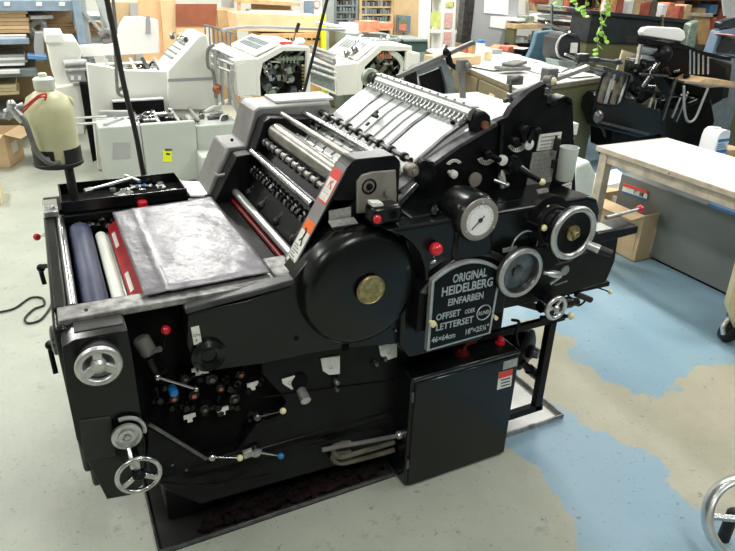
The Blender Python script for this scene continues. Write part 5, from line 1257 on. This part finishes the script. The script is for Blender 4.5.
# ---- work table with papers in the middle distance
t = thing('work_bench', 'olive and tan work bench covered with papers behind the feeder', 'bench', (4.1,5.3,0))
wz = .85; W0 = at(600,77,Z=wz); wx0, wx1, wy0, wy1 = 3.35, W0.x, W0.y, 6.45
BP = [(3.52,4.31),(4.70,4.57),(5.05,7.05),(4.08,6.75)]; bcx, bcy = 4.34, 5.67
BS = lambda f: [(bcx+(x-bcx)*f, bcy+(y-bcy)*f) for x, y in BP]
MB().prism(BP, 'z', wz-.012, wz).build('bench_top', 'label', t, .003)
MB().prism(BS(.998), 'z', wz-.05, wz-.0125).build('top_frame', 'olivetan', t, .003)
MB().prism(BS(.985), 'z', 0, wz-.05).build('cabinet_body', 'olive', t, .004)
a = Vector((3.54,4.40,0)); b_ = Vector((4.06,6.6,0)); dv = (b_-a)
for k in range(3):
    p0 = a+dv*(.01+.33*k); p1 = a+dv*(.32+.33*k)
    dr = MB().bar(Vector((p0.x,p0.y,wz-.16)), Vector((p1.x,p1.y,wz-.16)), .03, .19).build('drawer', 'olivetan', t, .003)
    pm = p0.lerp(p1,.5); MB().bar(Vector((pm.x-.02,pm.y-.05,wz-.16)), Vector((pm.x-.012,pm.y+.05,wz-.16)), .012, .05).build('drawer_label', 'palewood', dr)
def on_bench(px, py, z=wz): p = at(px,py,Z=z); return p
papers = [(500,55,.4,.3,.2,'paper'),(520,62,.42,.3,.5,'paper'),(550,72,.4,.3,-.1,'paper'),(480,50,.3,.22,.3,'label'),(575,76,.35,.25,.1,'whiteboard'),(497,68,.5,.35,.2,'paper'),(520,50,.22,.16,.6,'pink'),(505,48,.2,.3,.9,'salmon')]
for k, (x, y, w, d, a, m) in enumerate(papers):
    p = on_bench(x,y); places = ('white sheet beside the small pots','large white sheet in the middle','white sheet at the front right','pale sheet behind the jars','white sheet at the right corner','wide white sheet at the front left','pink leaflet near the back','salmon leaflet next to the pots')
    solo(MB().obox((p.x,p.y,wz+.004+.003*k), (w,d,.0025), (0,0,a)), 'paper_sheet' if k < 6 else 'leaflet', m, places[k]+' on the work bench', 'paper')
p = on_bench(512,73)
solo(MB().obox((p.x,p.y,wz+.045), (.34,.16,.035), (0,.03,.1)).obox((p.x+.04,p.y+.03,wz+.085), (.24,.14,.03), (0,-.05,.3)), 'folded_cloth', 'hose', 'dark grey folded cloth on the front edge of the work bench', 'cloth', bev=.012)
def jar(px, py, r, h, m, m2, lab):
    p = on_bench(px,py); t = thing('jar', lab, 'jar', (p.x,p.y,wz))
    MB().lathe((p.x,p.y,wz+.004), (0,0,1), [(r*.95,0),(r,.01),(r,h*.85),(r*.8,h*.9)], 20).build('jar_body', m, t); MB().lathe((p.x,p.y,wz+.004+h*.9), (0,0,1), [(r*.9,0),(r*.9,h*.12),(r*.8,h*.14)], 20).build('lid', m2, t)
jar(470,58,.055,.15,'crate','bluelabel','orange jar with a blue lid on the far left of the work bench')
jar(479,61,.045,.20,'label','bluelabel','tall white jar on the work bench in front of the grey partition')
jar(463,58,.05,.12,'bookred','whiteboard','brown jar behind the orange one on the work bench')
jar(487,60,.05,.09,'palewood','whiteboard','low cream jar right of the tall white jar on the work bench')
def boxon(px, py, w, d, h, rot, m, name, label, cat='box', z=wz):
    p = on_bench(px,py,z); return solo(MB().obox((p.x,p.y,z+.004+h/2), (w,d,h), (0,0,rot)), name, m, label, cat, bev=.004)
boxon(452,66,.5,.3,.10,.2,'carton','flat_box','flat tan box at the back left end of the work bench')
boxon(498,51,.16,.12,.05,.2,'salmon','small_tin','small reddish tin between the papers on the work bench','tin')
boxon(506,52,.12,.12,.06,.4,'bookred','small_tin','small dark brown tin at the back of the work bench','tin')
boxon(489,54,.26,.16,.05,.1,'greybox','flat_case','flat grey case on the bench in front of the grey partition','case')
# blue apron board / chair back
t = thing('blue_chair', 'blue fabric chair back standing behind the work bench', 'chair', (5.2,5.9,0))
pxs([(537,32),(555,30),(557,68),(527,60),(533,48)], 5.9, .07, 'backrest', 'denim', t, .02)
MB().box(5.0,5.5,5.95,6.4,.42,.48).build('seat', 'denim', t, .02)
for x in (5.04,5.46):
    for y in (6.0,6.36): MB().cyl((x,y,0),(x,y,.42), .015).build('leg', 'rubber', t)
pxs([(548,36),(549.5,36),(549.5,40),(548,40)], 5.89, .01, 'tag', 'label', t)
# desk behind with clutter
t = thing('side_desk', 'low wooden desk piled with papers behind the blue chair', 'desk', (6.3,7.2,0))
dz = at(520,24,Y=7.1).z
a = at(515,24,Y=7.1); b_ = at(575,30,Y=7.1)
MB().box(a.x,b_.x+.1,7.1,7.8,dz-.06,dz).build('desk_top', 'wood', t, .004)
MB().box(a.x+.02,b_.x,7.2,7.75,.02,dz-.25).build('desk_body', 'screen', t)
for k in range(2): MB().box(a.x+.02 if k == 0 else b_.x,(a.x+.06 if k == 0 else b_.x+.06),7.12,7.78,0,dz-.06).build('leg', 'olive', t)
r = random.Random(4)
for k in range(14):
    x = a.x+.1+.085*k; y = 7.15+r.uniform(0,.2); m_ = r.choice(('paper','label','greengear','limeposter','shelfgrey','monitorblue')); 
    solo(MB().obox((x,y+.03,dz-.20 + (0 if k%2 else .245)), (.16,.2,.03+.03*(k%3)), (0,0,r.uniform(-.5,.5))), 'paper_bundle', m_, ('small bundle of papers lying on top of the desk behind the blue chair' if k%2==0 else 'small bundle of papers in the open shelf of the desk behind the blue chair'), 'papers', 'bundles on the desk' if k%2==0 else 'bundles in the desk shelf')
slab('blue_curtain', 'pale blue curtain hanging at the back above the desk', 'curtain', [(509,-12),(524,-12),(522,18),(510,18)], 8.4, .03, 'bluesheet')
slab('white_curtain', 'white strip curtain beside the pale blue curtain', 'curtain', [(517,-12),(532,-12),(528,16),(519,16)], 8.35, .02, 'whiteboard')
slab('window_paper', 'white papers standing behind the desk at the back', 'papers', [(531,14),(553,12),(550,21),(528,21)], 7.6, .02, 'paper')
slab('wooden_crate', 'orange brown crate on a shelf at the back above the papers', 'crate', [(534,-6),(549,-6),(548,11),(536,11)], 8.2, .3, 'wood')
slab('red_book', 'dark red book on top of the brown crate at the back', 'book', [(533,-4),(549,-4),(549,3),(533,3)], 8.15, .1, 'bookred')
a = at(553,34,Y=6.55); b_ = at(578,34,Y=6.55)
solo(MB().box(a.x,b_.x,6.55,6.95,0,a.z-.002), 'tray_stand', 'blackbench', 'dark stand carrying the stack of black letter trays', 'stand')
t = thing('letter_tray', 'black stack of letter trays behind the hanging plant', 'letter tray', at(565,32,Y=6.6))
for k in range(5):
    y = 6+5.2*k; pxs([(553,y),(577,y+1.5),(577,y+4.0),(553,y+2.5)], 6.6, .3, 'tray_level', 'blackbench' if k % 2 else 'shelfgrey', t, .004)
    if k in (1,3): pxs([(555,y+2.8),(574,y+4),(574,y+5),(555,y+4)], 6.62, .28, 'paper_load', 'paper' if k == 1 else 'bookred', t)
for x in (552,577): pxs([(x,4),(x+1.2,4),(x+1.2,33),(x,33)], 6.6, .03, 'tray_post', 'steel', t)
# storage rack far right
a = at(584,14,Y=6.9); b_ = at(735,26,Y=6.9)
t = thing('storage_rack', 'brown wooden storage rack against the back, above the long black cabinet', 'rack', ((a.x+b_.x)/2,7.2,0))
MB().box(a.x,b_.x,7.30,7.34,0,2.0).build('back_panel', 'hosebeige', t)
for k in range(7):
    x = a.x+(b_.x-a.x)*k/6; MB().box(x-.02,x+.02,7.22,7.3,0,2.0).build('upright', 'wood' if k % 2 else 'bookred', t)
for z in (1.05, 1.40): MB().box(a.x,b_.x,6.92,7.30,z,z+.025).build('shelf_board', 'wood', t)
cols = ('bluesheet','bookred','paper','greengear','monitorblue','carton','label','salmon','shelfgrey','wood','bluesheet','bookred')
cn = ('blue','dark red','white','grey green','steel blue','tan','cream','salmon','dark grey','wood brown','deep blue','brown red')
for k in range(12):
    x = a.x+.06+(b_.x-a.x-.12)*k/12; w_ = (b_.x-a.x)/12*.6; h_ = .16+.05*(k%4)
    solo(MB().box(x,x+w_,6.97,7.2,1.076,1.076+h_), 'storage_box', cols[k], '%s box, number %s from the left in the brown wooden rack' % (cn[k], ('one','two','three','four','five','six','seven','eight','nine','ten','eleven','twelve')[k]), 'box', bev=.004)
# black proofing machine with round guard
t = thing('stitching_machine', 'small black machine with a curved steel guard behind the work bench', 'machine', (5.3,5.3,0))
pxs([(560,38),(567,33),(578,34),(581,40),(580,60),(578,72),(562,68),(558,55)], 5.3, .25, 'machine_body', 'blackbench', t, .02)
MB().tube([at(x,y,Y=5.28) for x,y in ((570,32),(562,36),(557,44),(557,52),(561,58),(575,62))], .012).build('curved_guard', 'alu', t)
pxs([(572,43),(578,43),(577,53),(571,53)], 5.27, .02, 'label_plate', 'label', t)
MB().bar(at(546,23,Y=5.28), at(575,36,Y=5.28), .02,.02).build('arm', 'steel', t)
MB().box(at(562,60,Y=5.3).x,at(578,60,Y=5.3).x,5.32,5.5,0,at(562,68,Y=5.3).z+.05).build('stand', 'iron', t)
pxs([(558,60),(580,62),(580,78),(560,74)], 5.26, .2, 'tool_box', 'greybox', t, .01)

# ---- long black bench with shelf of books
Yk = 5.5
t = thing('flat_file_cabinet', 'long black cabinet on an olive base behind the letterpress', 'cabinet', (6.1,5.8,0))
pxs([(592,13),(690,23),(692,46),(587,42)], Yk, .30, 'upper_case', 'blackbench', t, .006)
pxs([(590,10),(694,20),(694,24),(590,14)], Yk-.03, .36, 'case_top', 'blackbench', t, .004)
a = at(587,42,Y=Yk+.03); b_ = at(692,46,Y=Yk+.03); MB().prism([(a.x,a.z),(b_.x,b_.z),(b_.x-.02,0),(a.x-.02,0)], 'y', Yk+.03, Yk+.28).build('olive_base', 'olive', t)
MB().bar(at(662,15,Y=Yk-.02), at(662,42,Y=Yk-.02), .03,.02).build('strap', 'olivetan', t)
MB().bar(at(667,20,Y=Yk-.01), at(681,22,Y=Yk-.01), .02,.015).build('handle', 'brass', t)
pw = at(625,80,Y=5.0)
slab('plywood_offcut', 'pale plywood offcut leaning against the olive cabinet base', 'board', [(623,50),(636,54),(636,82),(612,90)], 4.95, .02, 'palewood')
r = random.Random(12); x = 604
names = [('bottle','label'),('book','salmon'),('book','bookred'),('bottle','monitorblue'),('book','label'),('book','wood'),('bottle','greengear'),('book','bookred'),('book','hosebeige'),('bottle','copper'),('book','paper'),('book','salmon'),('bottle','labelgrey'),('book','bookred'),('book','carton'),('bottle','wood')]
wd = ['first','second','third','fourth','fifth','sixth','seventh','eighth','ninth','tenth','eleventh','twelfth','thirteenth','fourteenth','fifteenth','sixteenth']
for k, (nm, m_) in enumerate(names):
    yb = 13+(x-590)*.1; p0 = at(x,yb,Y=Yk+.15); w = .055+.02*(k%3)
    colr = {'label':'white','salmon':'salmon','bookred':'dark red','monitorblue':'blue','wood':'wood brown','greengear':'grey green','hosebeige':'dull brown','copper':'copper','paper':'bright white','labelgrey':'grey','carton':'tan'}[m_]
    zt_ = at(x,0,Y=Yk).z+.04
    if nm == 'bottle': mb = MB().lathe((p0.x+w/2,p0.y+.05,p0.z), (0,0,1), [(w*.5,0),(w*.5,.10),(w*.2,.14),(w*.2,.17)], 14)
    else: mb = MB().box(p0.x,p0.x+w,p0.y,p0.y+.16,p0.z,p0.z+.15+.02*(k%3))
    solo(mb, nm, m_, '%s %s standing %s from the left on the long black cabinet' % (colr, nm, wd[k]), nm)
    x += 5.6
t = thing('wooden_easel', 'orange wooden frame leaning at the right end of the black cabinet', 'frame', (6.9,5.6,0))
pxs([(697,16),(714,18),(714,46),(698,44)], 5.6, .02, 'panel', 'crate', t)
pxs([(693,13),(717,14),(717,17),(693,16)], 5.56, .05, 'frame_rail', 'tablewood', t); pxs([(713,14),(717,14),(716,50),(712,50)], 5.56, .05, 'frame_stile', 'bookred', t)
slab('green_bag', 'mottled green plastic bag between the black cabinet and the wooden frame', 'bag', [(691,24),(700,20),(702,40),(693,46),(690,38)], 5.34, .10, 'greengear', .02, ground=True)
t = thing('computer_monitor', 'blue-grey computer monitor at the right edge on the olive desk', 'monitor', at(725,60,Y=4.9))
a = at(716,58,Y=4.95); MB().box(a.x-.02,a.x+.9,4.92,5.3,0,a.z).build('stand', 'shelfgrey', t)
pxs([(712,54),(720,31),(738,27),(760,27),(760,58),(735,57)], 4.9, .12, 'casing', 'monitorblue', t, .01)
pxs([(717,52),(724,36),(760,33),(760,54)], 4.885, .02, 'screen', 'screen', t)
slab('black_hat', 'black cap lying on top of the computer monitor', 'hat', [(722,22),(735,18),(760,18),(760,26),(720,29)], 4.9, .1, 'screen', .02)
slab('window_stand_in', 'white panel standing in for the bright window at the upper right corner', 'poster', [(722,-10),(760,-10),(760,20),(725,16)], 6.6, .03, 'paper')  # white panel added for the bright window, its light put into the colour
solo(MB().obox(at(728,36,Y=4.85), (.25,.2,.01), (0,.2,.2)), 'pink_paper', 'pink', 'pale pink paper lying on the computer monitor', 'paper')
t = thing('olive_desk', 'olive desk with a tan top at the right edge behind the white bottle', 'desk', (6.1,4.2,0))
za = .72; D0 = at(690,82,Z=za); D0.y = 4.16
MB().box(D0.x,D0.x+1.3,D0.y-.34,D0.y,za-.03,za).build('desk_top', 'wood', t, .004)
MB().box(D0.x+.02,D0.x+1.28,D0.y-.32,D0.y-.03,0,za-.03).build('desk_body', 'olive', t)
for k in range(7):
    p = Vector((D0.x+.12+.13*k, D0.y-.28+.09*(k%3), za)); m_ = ('bookred','wood','crate','label','bookred','salmon','carton')[k]
    solo(MB().obox(p+Vector((0,0,.03)), (.10,.08,.05), (0,0,.4*k)), 'small_block', m_, ('dark red block at the left end of the olive desk top','wood brown block second from the left on the olive desk top','orange block third from the left on the olive desk top','cream block in the middle of the olive desk top','dark red block right of the cream one on the olive desk top','salmon block second from the right on the olive desk top','tan block at the right end of the olive desk top')[k], 'block')
# white bottle with a blue label
wb = at(713,158,Y=3.55)
t = thing('plastic_canister', 'white plastic canister with a blue label behind the white table', 'canister', (wb.x,3.6,wb.z))
zt_ = at(718,127,Y=3.55).z
mb = MB(); hh = (zt_-wb.z)*.93; w_ = .088
P = [(wb.x-.08,wb.z),(wb.x+.075,wb.z),(wb.x+.075,wb.z+hh*.80),(wb.x+.065,wb.z+hh*.95),(wb.x+.02,wb.z+hh),(wb.x-.03,wb.z+hh),(wb.x-.065,wb.z+hh*.92),(wb.x-.08,wb.z+hh*.75)]
mb.prism(P, 'y', 3.50, 3.66).build('canister_body', 'paper', t, .02)
lb = MB().box(wb.x-.075,wb.x+.070,3.495,3.50,wb.z+hh*.22,wb.z+hh*.72).build('label', 'label', t)
MB().box(wb.x-.075,wb.x+.070,3.492,3.495,wb.z+hh*.62,wb.z+hh*.72).box(wb.x-.075,wb.x+.070,3.492,3.495,wb.z+hh*.22,wb.z+hh*.34).build('blue_band', 'bluelabel', lb)
mb = MB()
for k in range(3): mb.box(wb.x-.07,wb.x+.05-.02*k,3.492,3.495,wb.z+hh*(.40+.065*k),wb.z+hh*(.425+.065*k))
mb.build('print', 'bluesheet', lb)
MB().cyl((wb.x-.01,3.58,wb.z+hh-.001),(wb.x-.01,3.58,wb.z+hh+.008), .03).build('cap', 'whiteboard', t)
st_ = solo(MB().box(wb.x-.25,wb.x+.45,3.45,3.8,0,wb.z-.002), 'low_cabinet', 'olive', 'low olive cabinet carrying the white canister behind the table', 'cabinet', bev=.005)
solo(MB().box(wb.x+.12,wb.x+.30,3.5,3.66,wb.z-.001,wb.z+.07), 'tan_carton', 'carton', 'small tan carton right of the white canister', 'box', bev=.003)

# ---- platen letterpress
Yl = 4.4
lp = thing('platen_letterpress', 'black platen letterpress with a white feed table behind the white topped table', 'letterpress', (5.2,4.7,0))
def L(pts, Y, d, nm, m, bev=.01): return pxs(pts, Y, d, nm, m, lp, bev)
L([(596,100),(600,94),(612,92),(662,112),(664,134),(640,138),(600,128),(594,110)], Yl-.05, .18, 'lower_beam', 'enamel', .03)
L([(613,110),(665,128),(668,150),(612,150)], Yl+.05, .3, 'base', 'iron')
L([(660,112),(690,104),(712,98),(716,120),(708,150),(664,150)], Yl-.02, .28, 'flywheel_guard', 'enamel', .03)
L([(636,60),(655,54),(660,70),(655,96),(642,105),(632,92)], Yl+.1, .15, 'platen', 'enamel', .03)
MB().tube([at(x,y,Y=Yl+.02) for x,y in ((638,92),(646,82),(655,66),(662,58))], .022).build('platen_edge', 'steel', lp)
L([(655,44),(676,42),(695,48),(712,60),(726,68),(722,100),(700,112),(680,100),(668,84),(655,66)], Yl+.22, .2, 'main_frame', 'iron', .02)
L([(638,37),(665,42),(690,48),(731,58),(731,61),(690,51),(664,46),(637,42)], Yl, .14, 'top_rail', 'iron', .006)
MB().cyl(at(640,48,Y=Yl+.05), at(660,52,Y=Yl+.05), .035).cyl(at(640,57,Y=Yl+.05), at(660,60,Y=Yl+.05), .022).build('ink_roller', 'bright', lp)
MB().sph(at(663,54,Y=Yl), .085, 18, (1,1,.9)).build('gear_boss', 'iron', lp)
MB().bar(at(641,44,Y=Yl), at(637,64,Y=Yl), .03,.03).build('roller_arm', 'steel', lp)
P = [at(x,y,Y=Yl+.1) for x,y in ((643,36),(642,32),(645,28),(652,26.5),(680,28),(685,31),(686,38),(682,42))]
MB().prism([(p.x,p.z) for p in P], 'y', Yl+.1, Yl+.16).build('feed_table', 'whiteboard', lp, .02)
for k, x in enumerate((690,694,698.5,703,708)):
    MB().cyl(at(x,50+k*1.8,Y=Yl), at(x,74,Y=Yl), .009, n=8).build('delivery_rod', 'alu', lp)
L([(693,75),(712,58),(733,64),(729,98),(722,100),(700,80)], Yl+.25, .15, 'rear_guard', 'enamel', .02)
L([(700,82),(706,78),(735,82),(735,86),(706,88),(690,82)], Yl-.1, .28, 'tool_shelf', 'wood', .004)
MB().bar(at(685,82,Y=Yl-.1), at(735,87,Y=Yl-.1), .02,.02).build('shelf_rim', 'labelgrey', lp)
MB().tube([at(x,y,Y=Yl-.12) for x,y in ((684,86),(684,105),(686,118),(690,122),(696,117),(703,100),(708,88))], .012).build('chain_guard', 'greypart', lp)
for a_, b_, w_, m_ in (((640,74),(668,76),.02,'darksteel'),((676,78),(662,120),.03,'darksteel'),((688,92),(676,122),.02,'steel'),((682,94),(672,118),.016,'alu'),((652,98),(646,118),.02,'alu'),((656,100),(652,120),.014,'steel'),((640,90),(690,98),.018,'iron'),((672,96),(694,98),.014,'alu')):
    MB().bar(at(*a_,Y=Yl-.03), at(*b_,Y=Yl-.03), w_,w_).build('link_rod', m_, lp, .003)
r = random.Random(31)
for k in range(34):
    x = r.uniform(630,690); y = r.uniform(62,112); p = at(x,y,Y=Yl+r.uniform(-.02,.1)); a = r.uniform(0,3.1); l_ = r.uniform(.03,.1)
    if k % 2: MB().cyl(p, p+Vector((math.cos(a)*l_,-.04,math.sin(a)*l_)), .012, n=8).build('linkage', r.choice(('iron','oily','steel','darksteel')), lp)
    else: MB().lathe(p, YF, [(.03,0),(.034,.01),(.02,.04)], 12).build('gear', r.choice(('iron','oily','iron','darksteel')), lp)
# delivery carriage on its left
L([(604,66),(632,74),(634,80),(628,84),(602,76)], Yl-.12, .1, 'carriage_rail', 'darksteel', .006)
for k, x in enumerate((603,609,616,623)):
    MB().bar(at(x+5,72+k*2,Y=Yl-.12), at(x-4,104,Y=Yl-.12), .025 if k%2 else .05,.02).build('carriage_bar', 'alu' if k%2 else 'hosebeige', lp)
MB().tube([at(x,y,Y=Yl-.14) for x,y in ((630,75),(624,96),(618,105),(600,104),(596,98),(604,72))], .012).build('carriage_frame', 'iron', lp)
MB().lathe(at(597,116,Y=Yl-.1), YF, [(.05,0),(.06,.02),(.03,.05)], 20).build('foot_pedal', 'darksteel', lp)
MB().cyl(at(600,122,Y=Yl-.1), at(648,134,Y=Yl-.1), .012).build('treadle_rod', 'darksteel', lp)
cable([at(x,y,Y=Yl-.05) for x,y in ((604,100),(598,110),(597,122),(604,132))] + [at(x,y,Z=.02) for x,y in ((606,146),(600,152),(615,156))], .012, 'power_cable', 'rubber', 'thin black cable hanging from the left side of the letterpress')
# green bin bag beside feeder
slab('green_bin', 'translucent green plastic bin standing between the press and the work bench', 'bin', [(577,166),(590,160),(597,175),(590,215),(578,215)], 2.6, .25, 'cupgreen', .02, ground=True)
# small carton on floor by it
# ---- hanging plant
t = thing('hanging_plant', 'green trailing plant hanging down in front of the long black cabinet', 'plant', at(600,55,Y=4.2))
r = random.Random(3)
vines = [[(575,-14),(577,-4),(575,6)],[(588,-14),(590,-6),(586,6),(584,14)],[(596,-14),(599,-2),(601,10),(599,24),(600,36),(601,46),(600,56)],[(604,-14),(605,0),(606,14),(605,28),(606,38)],[(612,-14),(611,-4),(610,6)],[(566,-14),(560,-2),(557,8)],[(618,-14),(614,-8),(613,2)]]
lf = 0
for vn in vines:
    P = [at(x,y,Y=4.2)+Vector((0,r.uniform(-.04,.04),0)) for x,y in vn]
    P = [Vector((P[0].x,4.2,1.95))]+P if False else P
    MB().tube(P, .004, 6).build('vine', 'stem', t)
    n_ = max(3, int(len(vn)*2.3))
    for k in range(n_):
        s_ = k/(n_-1)*(len(P)-1); i = min(int(s_), len(P)-2); p = P[i].lerp(P[i+1], s_-i)
        L_ = r.uniform(.034,.055); a = r.uniform(0,6.28); el = r.uniform(-.7,.3); d_ = Vector((math.cos(a)*math.cos(el), math.sin(a)*math.cos(el)*.5-.2, math.sin(el)-.5)).normalized(); sd = d_.cross(Vector((0,0,1))).normalized(); up_ = sd.cross(d_)*.3
        c = p+d_*.015; mb = MB()
        q = [c, c+d_*L_*.15+sd*L_*.50, c+d_*L_*.65+sd*L_*.52, c+d_*L_*1.05, c+d_*L_*.65-sd*L_*.52, c+d_*L_*.15-sd*L_*.50]
        md_ = c+d_*L_*.55-up_*L_*.5
        V_ = [mb.V(v) for v in q]; cc_ = mb.V(md_)
        for i_ in range(6): mb.F([V_[i_], V_[(i_+1)%6], cc_])
        if lf < 98: mb.build('leaf', 'leaf', t).modifiers.new('solid','SOLIDIFY').thickness = .001; lf += 1
tag(thing('plant_pot', 'brown hanging plant pot above the picture carrying the trailing plant', 'plant pot', (at(592,-30,Y=4.2).x,4.2,1.80)))
pt_ = [o for o in COL.objects if o.name.startswith('plant_pot')][0]; ppx = pt_.location.x
MB().lathe((ppx,4.2,1.72), (0,0,1), [(.12,0),(.19,.02),(.23,.22),(.235,.23),(.21,.23),(.18,.06)], 30).build('pot_body', 'copper', pt_)
MB().cyl((ppx,4.2,1.95),(ppx,4.2,3.2), .006).tube([(ppx-.22,4.2,1.95),(ppx,4.2,2.25),(ppx+.22,4.2,1.95)], .005).build('hanger', 'iron', pt_)

# ----------------------------------------------------------- world, exposure
w = bpy.data.worlds.new('world'); sc.world = w; w.use_nodes = True
w.node_tree.nodes['Background'].inputs[0].default_value = (.8,.85,.9,1); w.node_tree.nodes['Background'].inputs[1].default_value = .3
vs = sc.view_settings; vs.view_transform = 'Standard'; vs.look = 'None'; vs.exposure = -.75; vs.gamma = 1; vs.use_curve_mapping = False
